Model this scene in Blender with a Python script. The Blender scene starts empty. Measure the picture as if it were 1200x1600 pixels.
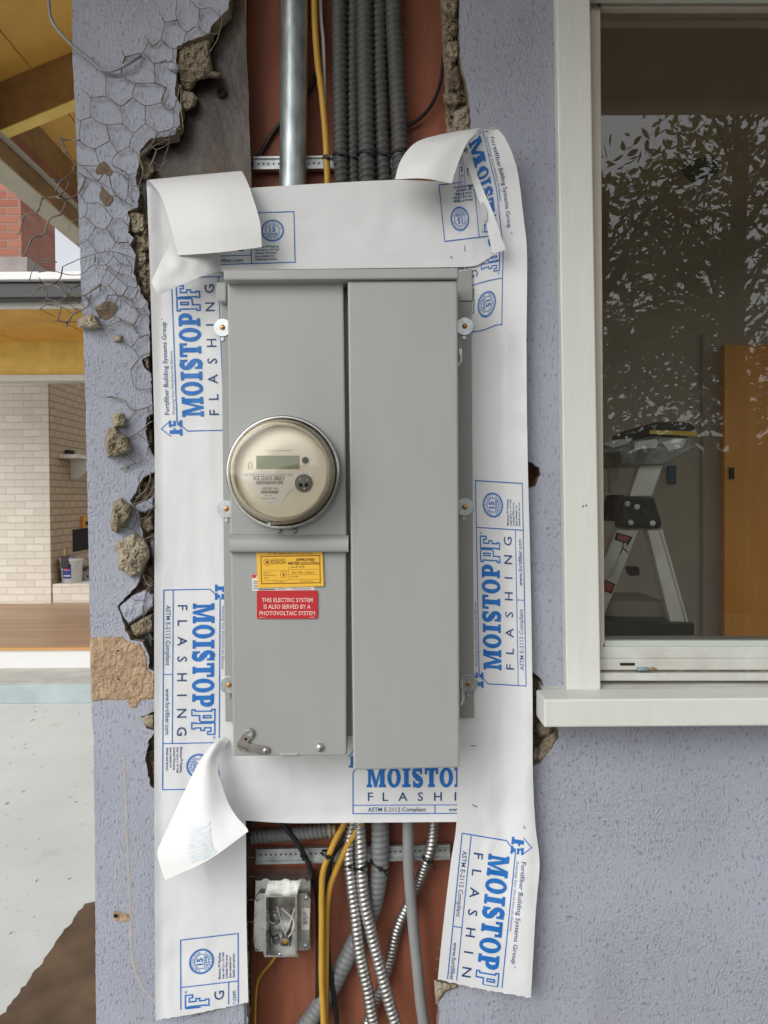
import bpy, bmesh, math, random
from mathutils import Vector, Matrix, Euler, noise
from mathutils.geometry import tessellate_polygon
rng = random.Random(11)
sc = bpy.context.scene
COL = sc.collection
rad = math.radians
# ------------------------------------------------------------------ camera
CAM = Vector((0, -1.25, 1.4))
ROT = Euler((rad(89.0), 0, 0)).to_matrix() @ Matrix.Rotation(rad(-0.4), 3, 'Z')
cd = bpy.data.cameras.new('camera'); cd.lens = 36; cd.sensor_width = 36; cd.sensor_fit = 'HORIZONTAL'
cd.clip_start = 0.02; cd.clip_end = 2000
cam = bpy.data.objects.new('camera', cd); COL.objects.link(cam)
cam.matrix_world = Matrix.Translation(CAM) @ ROT.to_4x4()
sc.camera = cam
# ------------------------------------------------------------------ light
SUN_EL, SUN_AZ = 35, 215          # azimuth clockwise from +y: behind the viewer, to the left
wd = bpy.data.worlds.new('World'); sc.world = wd; wd.use_nodes = True
nt = wd.node_tree; nt.nodes.clear()
sky = nt.nodes.new('ShaderNodeTexSky'); sky.sky_type = 'NISHITA'; sky.sun_disc = False
sky.sun_elevation = rad(SUN_EL); sky.sun_rotation = rad(SUN_AZ); sky.dust_density = 2; sky.ozone_density = 1
hsv = nt.nodes.new('ShaderNodeHueSaturation'); hsv.inputs['Saturation'].default_value = 0.17; hsv.inputs['Value'].default_value = 1.5
bg = nt.nodes.new('ShaderNodeBackground'); bg.inputs['Strength'].default_value = 0.15
wo = nt.nodes.new('ShaderNodeOutputWorld')
nt.links.new(sky.outputs[0], hsv.inputs['Color']); nt.links.new(hsv.outputs[0], bg.inputs[0]); nt.links.new(bg.outputs[0], wo.inputs[0])
sl = bpy.data.lights.new('sun', 'SUN'); sl.energy = 0.5; sl.angle = rad(30); sl.color = (1, 0.985, 0.96)
so = bpy.data.objects.new('sun', sl); COL.objects.link(so)
az, el = rad(SUN_AZ), rad(SUN_EL)
sdir = Vector((math.sin(az) * math.cos(el), math.cos(az) * math.cos(el), math.sin(el)))
so.rotation_euler = (-sdir).to_track_quat('-Z', 'Y').to_euler(); so.location = (-4, -6, 8)
vs = sc.view_settings; vs.view_transform = 'Standard'; vs.look = 'None'; vs.gamma = 1; vs.exposure = -0.18
sc.cycles.max_bounces = 8; sc.cycles.transparent_max_bounces = 12
try: sc.cycles.use_denoising = True
except Exception: pass

# ------------------------------------------------------------------ projection helpers
def ray(px, py): return ROT @ Vector(((px - 600) / 1200, (800 - py) / 1200, -1))
def W(px, py, Y):
    d = ray(px, py); return CAM + d * ((Y - CAM.y) / d.y)
def WZ(px, py, z):
    d = ray(px, py); return CAM + d * ((z - CAM.z) / d.z)
def S(Y): return (Y + 1.25) / 1200            # metres per pixel at depth Y
ZOOM = {'A': (5.925, 60, 0), 'B': (5.925, 60, 250), 'C': (3, 0, 0), 'D': (10, 140, 620), 'E': (6.4, 140, 760), 'F': (3.2, 0, 0),
        'G': (3.53, 0, 440), 'H': (3.2, 0, 800), 'J': (3, 380, 0), 'K': (2.86, 700, 700), 'L': (3.075, 660, 1080), 'N': (3.43, 370, 1180),
        'Q': (2.58, 860, 540), 'T': (4.1, 930, 620), 'U': (4.446, 330, 640), 'V': (2.79, 330, 1000)}
def cv(k, pts):
    s, x, y = ZOOM[k]; return [(p[0] / s + x, p[1] / s + y) + tuple(p[2:]) for p in pts]
def nz(x, y, z=0.0): return noise.noise(Vector((x, y, z)))
def lerp(a, b, t): return a + (b - a) * t
def sm(t): t = max(0, min(1, t)); return t * t * (3 - 2 * t)

# ------------------------------------------------------------------ materials
def mat(name, col, rough=.6, metal=0, var=0.0, vscale=8, col2=None, bump=0, bscale=80, bdist=.002, spec=.5, stretch=(1, 1, 1), trans=0, sub=None):
    m = bpy.data.materials.new(name); m.use_nodes = True; n = m.node_tree; b = n.nodes['Principled BSDF']
    b.inputs['Roughness'].default_value = rough; b.inputs['Metallic'].default_value = metal
    b.inputs['Specular IOR Level'].default_value = spec
    tc = n.nodes.new('ShaderNodeTexCoord'); mp = n.nodes.new('ShaderNodeMapping'); mp.inputs['Scale'].default_value = stretch
    n.links.new(tc.outputs['Object'], mp.inputs[0])
    if var or col2:
        t = n.nodes.new('ShaderNodeTexNoise'); t.inputs['Scale'].default_value = vscale; t.inputs['Detail'].default_value = 6; t.inputs['Roughness'].default_value = .6
        n.links.new(mp.outputs[0], t.inputs['Vector'])
        r = n.nodes.new('ShaderNodeValToRGB'); r.color_ramp.elements[0].position = .33; r.color_ramp.elements[1].position = .68
        c2 = col2 or tuple(c * (1 - var) for c in col)
        r.color_ramp.elements[0].color = (*c2, 1); r.color_ramp.elements[1].color = (*(col if col2 else tuple(min(1, c * (1 + var * .5)) for c in col)), 1)
        n.links.new(t.outputs['Fac'], r.inputs[0]); n.links.new(r.outputs[0], b.inputs['Base Color'])
    else: b.inputs['Base Color'].default_value = (*col, 1)
    if bump:
        t2 = n.nodes.new('ShaderNodeTexNoise'); t2.inputs['Scale'].default_value = bscale; t2.inputs['Detail'].default_value = 5
        n.links.new(mp.outputs[0], t2.inputs['Vector'])
        bp = n.nodes.new('ShaderNodeBump'); bp.inputs['Strength'].default_value = bump; bp.inputs['Distance'].default_value = bdist
        n.links.new(t2.outputs['Fac'], bp.inputs['Height']); n.links.new(bp.outputs[0], b.inputs['Normal'])
    m.diffuse_color = (*col, 1)
    return m
def glass(name, tint=(1, 1, 1), ior=1.5, rough=0.0, boost=1.0, dust=0):  # dust: pale haze, on the window also stands in for the reflected veil
    m = bpy.data.materials.new(name); m.use_nodes = True; n = m.node_tree; n.nodes.clear()
    o = n.nodes.new('ShaderNodeOutputMaterial'); mx = n.nodes.new('ShaderNodeMixShader')
    tr = n.nodes.new('ShaderNodeBsdfTransparent'); tr.inputs[0].default_value = (*tint, 1)
    gl = n.nodes.new('ShaderNodeBsdfGlossy'); gl.inputs['Roughness'].default_value = rough
    f = n.nodes.new('ShaderNodeFresnel'); f.inputs['IOR'].default_value = ior
    ml = n.nodes.new('ShaderNodeMath'); ml.operation = 'MULTIPLY'; ml.use_clamp = True; ml.inputs[1].default_value = boost
    n.links.new(f.outputs[0], ml.inputs[0]); n.links.new(ml.outputs[0], mx.inputs[0])
    n.links.new(tr.outputs[0], mx.inputs[1]); n.links.new(gl.outputs[0], mx.inputs[2])
    if dust:
        df = n.nodes.new('ShaderNodeBsdfDiffuse'); df.inputs[0].default_value = (.62, .58, .50, 1); g = n.nodes.new('ShaderNodeNewGeometry')
        t = n.nodes.new('ShaderNodeTexNoise'); t.inputs['Scale'].default_value = 7; t.inputs['Detail'].default_value = 9; t.inputs['Roughness'].default_value = .7; n.links.new(g.outputs['Position'], t.inputs[0])
        mr = n.nodes.new('ShaderNodeMapRange'); mr.inputs[1].default_value = .3; mr.inputs[2].default_value = .8; mr.inputs[3].default_value = dust * .5; mr.inputs[4].default_value = dust * 1.8
        m2 = n.nodes.new('ShaderNodeMixShader'); n.links.new(t.outputs[0], mr.inputs[0]); n.links.new(mr.outputs[0], m2.inputs[0]); n.links.new(mx.outputs[0], m2.inputs[1]); n.links.new(df.outputs[0], m2.inputs[2]); n.links.new(m2.outputs[0], o.inputs[0])
    else: n.links.new(mx.outputs[0], o.inputs[0])
    return m
def brickmat(name, c1, c2, mortar, bw=.2, bh=.067, ms=.01, axis='x', bump=.6, rough=.85):
    m = bpy.data.materials.new(name); m.use_nodes = True; n = m.node_tree; b = n.nodes['Principled BSDF']; b.inputs['Roughness'].default_value = rough
    g = n.nodes.new('ShaderNodeNewGeometry'); sp = n.nodes.new('ShaderNodeSeparateXYZ'); n.links.new(g.outputs['Position'], sp.inputs[0])
    cb = n.nodes.new('ShaderNodeCombineXYZ')
    ad = n.nodes.new('ShaderNodeMath'); ad.operation = 'ADD'; n.links.new(sp.outputs[0], ad.inputs[0]); n.links.new(sp.outputs[1], ad.inputs[1])
    n.links.new(ad.outputs[0], cb.inputs[0]); n.links.new(sp.outputs[2], cb.inputs[1])
    br = n.nodes.new('ShaderNodeTexBrick'); br.inputs['Scale'].default_value = 1; br.inputs['Brick Width'].default_value = bw; br.inputs['Row Height'].default_value = bh
    br.inputs['Mortar Size'].default_value = ms; br.inputs['Mortar Smooth'].default_value = .3
    br.inputs['Color1'].default_value = (*c1, 1); br.inputs['Color2'].default_value = (*c2, 1); br.inputs['Mortar'].default_value = (*mortar, 1)
    ns = n.nodes.new('ShaderNodeTexNoise'); ns.inputs['Scale'].default_value = 9; n.links.new(g.outputs['Position'], ns.inputs[0])
    va = n.nodes.new('ShaderNodeVectorMath'); va.operation = 'MULTIPLY_ADD'; n.links.new(ns.outputs['Color'], va.inputs[0]); va.inputs[1].default_value = (.012, .012, 0)
    n.links.new(cb.outputs[0], va.inputs[2]); n.links.new(va.outputs[0], br.inputs['Vector'])
    n.links.new(br.outputs['Color'], b.inputs['Base Color'])
    iv = n.nodes.new('ShaderNodeMath'); iv.operation = 'SUBTRACT'; iv.inputs[0].default_value = 1; n.links.new(br.outputs['Fac'], iv.inputs[1])
    bp = n.nodes.new('ShaderNodeBump'); bp.inputs['Strength'].default_value = bump; bp.inputs['Distance'].default_value = .012
    n.links.new(iv.outputs[0], bp.inputs['Height']); n.links.new(bp.outputs[0], b.inputs['Normal'])
    return m
def stuccomat(name, col, dark):
    m = bpy.data.materials.new(name); m.use_nodes = True; n = m.node_tree; b = n.nodes['Principled BSDF']
    b.inputs['Roughness'].default_value = .75; b.inputs['Specular IOR Level'].default_value = .25
    g = n.nodes.new('ShaderNodeNewGeometry')
    def noi(sc_, det, stretch=(1, 1, 1), dist=0):
        mp = n.nodes.new('ShaderNodeMapping'); mp.inputs['Scale'].default_value = stretch; n.links.new(g.outputs['Position'], mp.inputs[0])
        t = n.nodes.new('ShaderNodeTexNoise'); t.inputs['Scale'].default_value = sc_; t.inputs['Detail'].default_value = det; t.inputs['Distortion'].default_value = dist
        n.links.new(mp.outputs[0], t.inputs['Vector']); return t
    big = noi(3.5, 4); r = n.nodes.new('ShaderNodeValToRGB')
    r.color_ramp.elements[0].position = .35; r.color_ramp.elements[0].color = (*tuple(c * .90 for c in col), 1)
    r.color_ramp.elements[1].position = .65; r.color_ramp.elements[1].color = (*col, 1)
    n.links.new(big.outputs[0], r.inputs[0])
    # small pits of bare shade in the dash coat
    pit = noi(230, 2, (1, 1, .45), .3); pr = n.nodes.new('ShaderNodeValToRGB')
    pr.color_ramp.elements[0].position = .325; pr.color_ramp.elements[0].color = (0, 0, 0, 1); pr.color_ramp.elements[1].position = .415; pr.color_ramp.elements[1].color = (1, 1, 1, 1)
    n.links.new(pit.outputs[0], pr.inputs[0])
    patchy = noi(6, 5); pm = n.nodes.new('ShaderNodeMapRange'); pm.inputs[1].default_value = .35; pm.inputs[2].default_value = .65; pm.inputs[3].default_value = .0; pm.inputs[4].default_value = 1
    n.links.new(patchy.outputs[0], pm.inputs[0])
    st_ = noi(9, 6, (1, 1, .12)); sr = n.nodes.new('ShaderNodeMapRange'); sr.inputs[1].default_value = .56; sr.inputs[2].default_value = .75; sr.inputs[3].default_value = 0; sr.inputs[4].default_value = .42
    n.links.new(st_.outputs[0], sr.inputs[0]); dm = n.nodes.new('ShaderNodeMix'); dm.data_type = 'RGBA'; dm.inputs[7].default_value = (.30, .29, .29, 1)
    n.links.new(sr.outputs[0], dm.inputs[0]); n.links.new(r.outputs[0], dm.inputs[6])
    mx = n.nodes.new('ShaderNodeMix'); mx.data_type = 'RGBA'; mx.inputs[6].default_value = (*dark, 1)
    n.links.new(pr.outputs[0], mx.inputs[0]); n.links.new(dm.outputs[2], mx.inputs[7]); n.links.new(mx.outputs[2], b.inputs['Base Color'])
    fine = noi(290, 3, (1, 1, .7), .2)
    hr = n.nodes.new('ShaderNodeValToRGB'); hr.color_ramp.elements[0].position = .36; hr.color_ramp.elements[1].position = .66
    n.links.new(fine.outputs[0], hr.inputs[0])
    bp = n.nodes.new('ShaderNodeBump'); bp.inputs['Strength'].default_value = .5; bp.inputs['Distance'].default_value = .003
    n.links.new(hr.outputs[0], bp.inputs['Height'])
    bs = n.nodes.new('ShaderNodeMath'); bs.operation = 'MULTIPLY_ADD'; bs.inputs[1].default_value = .34; bs.inputs[2].default_value = .22; n.links.new(pm.outputs[0], bs.inputs[0]); n.links.new(bs.outputs[0], bp.inputs['Strength'])
    bp2 = n.nodes.new('ShaderNodeBump'); bp2.inputs['Strength'].default_value = .4; bp2.inputs['Distance'].default_value = .0025
    n.links.new(pr.outputs[0], bp2.inputs['Height']); n.links.new(bp.outputs[0], bp2.inputs['Normal'])
    n.links.new(bp2.outputs[0], b.inputs['Normal'])
    return m

LAV = (.405, .422, .492)
M_stucco = stuccomat('lavender stucco', LAV, (.28, .29, .35))
M_tan = mat('tan scratch coat', (.56, .40, .26), .95, col2=(.34, .235, .14), vscale=70, bump=1, bscale=150, bdist=.006)
M_cem = mat('broken cement', (.38, .315, .22), .95, col2=(.18, .142, .095), vscale=70, bump=1, bscale=160, bdist=.004)
M_cem2 = mat('pale cement', (.48, .42, .315), .95, col2=(.27, .22, .15), vscale=50, bump=1, bscale=150, bdist=.004)
M_brown = mat('brown cement', (.20, .145, .10), .95, var=.4, vscale=60, bump=1, bscale=120, bdist=.003)
M_sheath = mat('red brown sheathing', (.47, .16, .08), .7, col2=(.22, .068, .038), vscale=6, bump=.4, bscale=70, stretch=(1.6, 1, .3))
M_tar = mat('black building paper', (.105, .075, .05), .45, col2=(.016, .013, .011), vscale=9, stretch=(1.3, 1, 1), bump=.6, bscale=40, bdist=.004)
M_pale_dust = mat('dust on paper', (.2, .17, .12), .9)
M_paper = mat('white flashing paper', (.76, .765, .77), .42, var=.06, vscale=5, bump=.3, bscale=14, bdist=.004)
M_paperback = mat('white flashing paper back', (.80, .805, .80), .5, var=.04, vscale=9, bump=.12, bscale=30, bdist=.002)
M_ink = mat('blue print', (.010, .155, .50), .5)
M_inkdark = mat('dark blue print', (.022, .065, .19), .5)
M_grey = mat('grey enamel', (.380, .390, .378), .36, col2=(.345, .353, .34), vscale=7, stretch=(1, 1, .35), bump=.06, bscale=9, bdist=.004)
M_greyd = mat('grey enamel flange', (.33, .335, .315), .45, var=.06, vscale=4)
M_dark = mat('black gap and shade', (.01, .01, .01), .9)
M_zinc = mat('zinc plate', (.55, .58, .58), .38, metal=.9, var=.2, vscale=120)
M_galv = mat('galvanised steel', (.58, .64, .64), .42, metal=.8, col2=(.27, .32, .33), vscale=60, stretch=(1, 1, .3), bump=.35, bscale=60)
M_strut = mat('galvanised strut', (.55, .58, .57), .45, metal=.8, var=.25, vscale=60)
M_steel = mat('steel armour', (.50, .49, .47), .40, metal=.9, var=.2, vscale=60)
M_flex = mat('grey conduit jacket', (.10, .102, .098), .42, var=.2, vscale=40)
M_flexl = mat('grey liquid tight jacket', (.20, .21, .21), .5, var=.2, vscale=40)
M_pvc = mat('grey cable jacket', (.27, .275, .275), .5, var=.12, vscale=30)
M_yel = mat('yellow cable jacket', (.60, .34, .045), .42, var=.12, vscale=30)
M_whi = mat('white cable jacket', (.62, .60, .55), .45)
M_blk = mat('black cable jacket', (.012, .012, .013), .4)
M_copper = mat('brass screw', (.60, .30, .10), .35, metal=.9)
M_wire = mat('galvanised wire', (.22, .195, .16), .5, metal=.45, var=.35, vscale=90)
M_strap = mat('grey strap wire', (.27, .28, .28), .5, metal=.3)
M_white = mat('white house paint', (.66, .67, .62), .45, var=.06, vscale=14, bump=.1, bscale=40)
M_sill = mat('weathered sill paint', (.70, .71, .66), .5, col2=(.46, .44, .38), vscale=26, stretch=(.25, 1, 1), bump=.15, bscale=50)
M_vinyl = mat('beige window vinyl', (.60, .53, .44), .4, var=.05, vscale=10)
M_vinylw = mat('white window vinyl', (.62, .63, .58), .4, col2=(.50, .49, .44), vscale=18)
M_pane = glass('window glass', (.93, .94, .92), 1.5, 0, 1.8, .010)  # dust film, its pale haze also stands in for the reflected veil
M_yellowwood = mat('amber wood', (.84, .49, .10), .5, col2=(.70, .37, .07), vscale=5, stretch=(1, 1, 1), bump=.1, bscale=40)
M_yellowlit = mat('yellow wood', (.86, .59, .14), .55, var=.15, vscale=8)  # beam wood, also paints the lit undersides of the rafters
M_brownwood = mat('brown stained wood', (.36, .20, .065), .6, var=.3, vscale=12)  # rafter wood, also paints the shade on the fascia backing
M_redwood = mat('red brown wood', (.33, .13, .055), .6, var=.2, vscale=10)
M_fascia = mat('beige fascia paint', (.50, .45, .34), .6, var=.12, vscale=9)
M_red = mat('red placard', (.52, .018, .026), .4)
M_redtext = mat('pale lettering', (.88, .62, .55), .5)
M_ytag = mat('yellow card', (.86, .50, .035), .5)
M_ytagl = mat('brown print', (.22, .10, .02), .6)
M_sticker = mat('white sticker', (.75, .73, .70), .5)
M_stickred = mat('red print', (.6, .03, .03), .5)

# ------------------------------------------------------------------ mesh building
class MB:
    def __init__(s): s.v, s.f, s.m, s.sm = [], [], [], []
    def add(s, vs, fs, mi=0, smooth=False):
        b = len(s.v); s.v += [Vector(v) for v in vs]
        for f in fs: s.f.append([b + i for i in f]); s.m.append(mi); s.sm.append(smooth)
        return s
    def box(s, lo, hi, mi=0):
        x0, y0, z0 = lo; x1, y1, z1 = hi
        return s.add([(x0, y0, z0), (x1, y0, z0), (x1, y1, z0), (x0, y1, z0), (x0, y0, z1), (x1, y0, z1), (x1, y1, z1), (x0, y1, z1)],
                     [(0, 3, 2, 1), (4, 5, 6, 7), (0, 1, 5, 4), (1, 2, 6, 5), (2, 3, 7, 6), (3, 0, 4, 7)], mi)
    def prism3(s, front, back, mi=0, mi_side=None, back_face=True):
        n = len(front); mi_side = mi if mi_side is None else mi_side
        tris = tessellate_polygon([[Vector((p.x, p.z, 0)) for p in front]])
        s.add(list(front) + list(back), [], mi)
        b = len(s.v) - 2 * n
        def addf(f, m): s.f.append(f); s.m.append(m); s.sm.append(False)
        if n == 4:
            addf([b, b + 1, b + 2, b + 3], mi)
            if back_face: addf([b + n + 3, b + n + 2, b + n + 1, b + n], mi)
        else:
            for t in tris:
                addf([b + i for i in t], mi)
                if back_face: addf([b + n + i for i in reversed(t)], mi)
        for i in range(n):
            j = (i + 1) % n; addf([b + i, b + n + i, b + n + j, b + j], mi_side)
        return s
    def prism(s, pts, Yf, Yb, mi=0, mi_side=None):
        fr = [W(p[0], p[1], Yf) for p in pts]
        return s.prism3(fr, [Vector((p.x, Yb, p.z)) for p in fr], mi, mi_side)
    def rect(s, x0, y0, x1, y1, Yf, Yb, mi=0): return s.prism([(x0, y0), (x1, y0), (x1, y1), (x0, y1)], Yf, Yb, mi)
    def tube(s, pts, r, seg=8, mi=0, smooth=True, caps=True, prof=None, step=None):
        pts = [Vector(p) for p in pts]
        if step: pts = resample(pts, step)
        n = len(pts); d = 0; rings = []
        t = (pts[1] - pts[0]).normalized()
        u = t.orthogonal().normalized()
        b = len(s.v)
        for i, p in enumerate(pts):
            if i: d += (p - pts[i - 1]).length
            t2 = (pts[min(i + 1, n - 1)] - pts[max(i - 1, 0)]).normalized()
            u = (u - t2 * u.dot(t2)).normalized(); w = t2.cross(u)
            for k in range(seg):
                a = 2 * math.pi * k / seg
                rr = prof(d, a) if prof else r
                s.v.append(p + u * (math.cos(a) * rr) + w * (math.sin(a) * rr))
        for i in range(n - 1):
            for k in range(seg):
                k2 = (k + 1) % seg
                s.f.append([b + i * seg + k, b + i * seg + k2, b + (i + 1) * seg + k2, b + (i + 1) * seg + k]); s.m.append(mi); s.sm.append(smooth)
        if caps:
            s.f.append([b + k for k in reversed(range(seg))]); s.m.append(mi); s.sm.append(False)
            s.f.append([b + (n - 1) * seg + k for k in range(seg)]); s.m.append(mi); s.sm.append(False)
        return s
    def lathe(s, c, prof, seg=48, mi=0, smooth=True, axis=(0, -1, 0), capend=False):
        # prof: list of (radius, distance along the axis)
        ax = Vector(axis).normalized(); u = ax.orthogonal().normalized(); w = ax.cross(u); b = len(s.v); c = Vector(c)
        for r, h in prof:
            for k in range(seg):
                a = 2 * math.pi * k / seg; s.v.append(c + ax * h + u * (math.cos(a) * r) + w * (math.sin(a) * r))
        for i in range(len(prof) - 1):
            for k in range(seg):
                k2 = (k + 1) % seg
                s.f.append([b + i * seg + k, b + i * seg + k2, b + (i + 1) * seg + k2, b + (i + 1) * seg + k]); s.m.append(mi); s.sm.append(smooth)
        if capend:
            s.f.append([b + (len(prof) - 1) * seg + k for k in range(seg)]); s.m.append(mi); s.sm.append(False)
        return s
    def disc(s, c, r, Y=None, seg=40, mi=0): return s.lathe(c, [(r, 0), (r * .001, 0)], seg, mi, False)
    def grid(s, rows, mi=0, smooth=True):
        nr, nc = len(rows), len(rows[0]); b = len(s.v)
        for r in rows: s.v += r
        for i in range(nr - 1):
            for j in range(nc - 1):
                s.f.append([b + i * nc + j, b + (i + 1) * nc + j, b + (i + 1) * nc + j + 1, b + i * nc + j + 1]); s.m.append(mi); s.sm.append(smooth)
        return s
    def build(s, name, mats, parent=None, bevel=0, seg=2, smooth=None):
        if not isinstance(mats, (list, tuple)): mats = [mats]
        me = bpy.data.meshes.new(name)
        if parent is None:
            lo = Vector([min(v[i] for v in s.v) for i in range(3)]); hi = Vector([max(v[i] for v in s.v) for i in range(3)])
            off = Vector(((lo.x + hi.x) / 2, (lo.y + hi.y) / 2, lo.z))
        else: off = base_of(parent)
        me.from_pydata([v - off for v in s.v], [], s.f)
        for m in mats: me.materials.append(m)
        me.polygons.foreach_set('material_index', s.m); me.polygons.foreach_set('use_smooth', s.sm)
        me.update()
        bm = bmesh.new(); bm.from_mesh(me)
        if bevel:
            bmesh.ops.remove_doubles(bm, verts=bm.verts, dist=1e-6)
        bmesh.ops.recalc_face_normals(bm, faces=bm.faces)
        if bevel:
            es = [e for e in bm.edges if len(e.link_faces) == 2 and e.calc_face_angle(0) > rad(25)]
            bmesh.ops.bevel(bm, geom=es, offset=bevel, segments=seg, affect='EDGES', profile=.5, clamp_overlap=True)
        bm.to_mesh(me); bm.free()
        o = bpy.data.objects.new(name, me); COL.objects.link(o)
        if parent is None: o.location = off
        else: o.parent = parent
        return o
def base_of(o):
    v = Vector((0, 0, 0))
    while o: v += Vector(o.location); o = o.parent
    return v
def tag(o, label=None, cat=None, group=None, kind=None):
    if label: o['label'] = label
    if cat: o['category'] = cat
    if group: o['group'] = group
    if kind: o['kind'] = kind
    return o
def thing(name, loc, label, cat, group=None):
    o = bpy.data.objects.new(name, None); o.empty_display_size = .05; COL.objects.link(o); o.location = loc
    return tag(o, label, cat, group)
def resample(pts, step):
    # Catmull-Rom through the points at an even step
    P = [pts[0] * 2 - pts[1]] + list(pts) + [pts[-1] * 2 - pts[-2]]
    dense = []
    for i in range(1, len(P) - 2):
        for k in range(24):
            t = k / 24; a, b, c, d = P[i - 1], P[i], P[i + 1], P[i + 2]
            dense.append(.5 * ((2 * b) + (c - a) * t + (2 * a - 5 * b + 4 * c - d) * t * t + (3 * b - a - 3 * c + d) * t ** 3))
    dense.append(P[-2]); out = [dense[0]]; acc = 0
    for a, b in zip(dense, dense[1:]):
        L = (b - a).length
        while acc + L >= step:
            t = (step - acc) / L; a = a.lerp(b, t); out.append(a); L = (b - a).length; acc = 0
        acc += L
    if (out[-1] - dense[-1]).length > step * .3: out.append(dense[-1])
    return out
def cr(vals, t):
    # Catmull-Rom through vals at t in 0..len-1 (values are Vectors)
    n = len(vals); i = min(int(t), n - 2); f = t - i
    a = vals[i - 1] if i > 0 else vals[0] * 2 - vals[1]
    b, c = vals[i], vals[i + 1]
    d = vals[i + 2] if i + 2 < n else vals[-1] * 2 - vals[-2]
    if n == 2: return b.lerp(c, f)
    return .5 * ((2 * b) + (c - a) * f + (2 * a - 5 * b + 4 * c - d) * f * f + (3 * b - a - 3 * c + d) * f ** 3)
def rsp(poly, step, jit=0, closed=True):
    out = []; n = len(poly)
    for i in range(n if closed else n - 1):
        a, b = poly[i], poly[(i + 1) % n]; L = math.hypot(b[0] - a[0], b[1] - a[1]); k = max(1, int(L / step))
        for j in range(k):
            t = j / k; x, y = lerp(a[0], b[0], t), lerp(a[1], b[1], t)
            out.append((x + rng.uniform(-jit, jit), y + rng.uniform(-jit, jit)))
    if not closed: out.append(poly[-1])
    return out

# ------------------------------------------------------------------ lettering (2-D meshes in their own flat coordinates)
TXT = {}
def text2d(body, bold=0.0, shear=0.0):
    k = (body, bold, shear)
    if k in TXT: return TXT[k]
    c = bpy.data.curves.new('lettering', 'FONT'); c.body = body; c.size = 1; c.offset = bold; c.shear = shear; c.resolution_u = 2
    o = bpy.data.objects.new('lettering', c); me = o.to_mesh()
    vs_ = [(v.co.x, v.co.y) for v in me.vertices]; fs = [list(p.vertices) for p in me.polygons]
    o.to_mesh_clear(); bpy.data.objects.remove(o); bpy.data.curves.remove(c)
    TXT[k] = (vs_, fs); return TXT[k]
def shape2d(loops):
    c = bpy.data.curves.new('outline', 'CURVE'); c.dimensions = '2D'; c.fill_mode = 'BOTH'
    for pts in loops:
        s = c.splines.new('POLY'); s.points.add(len(pts) - 1)
        for p, q in zip(s.points, pts): p.co = (q[0], q[1], 0, 1)
        s.use_cyclic_u = True
    o = bpy.data.objects.new('outline', c); me = o.to_mesh()
    vs_ = [(v.co.x, v.co.y) for v in me.vertices]; fs = [list(p.vertices) for p in me.polygons]
    o.to_mesh_clear(); bpy.data.objects.remove(o); bpy.data.curves.remove(c)
    # the fill gives both sides: keep one copy of every face
    seen, keep = set(), []
    for f in fs:
        key = frozenset((round(vs_[i][0], 5), round(vs_[i][1], 5)) for i in f)
        if key not in seen: seen.add(key); keep.append(f)
    return vs_, keep
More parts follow.
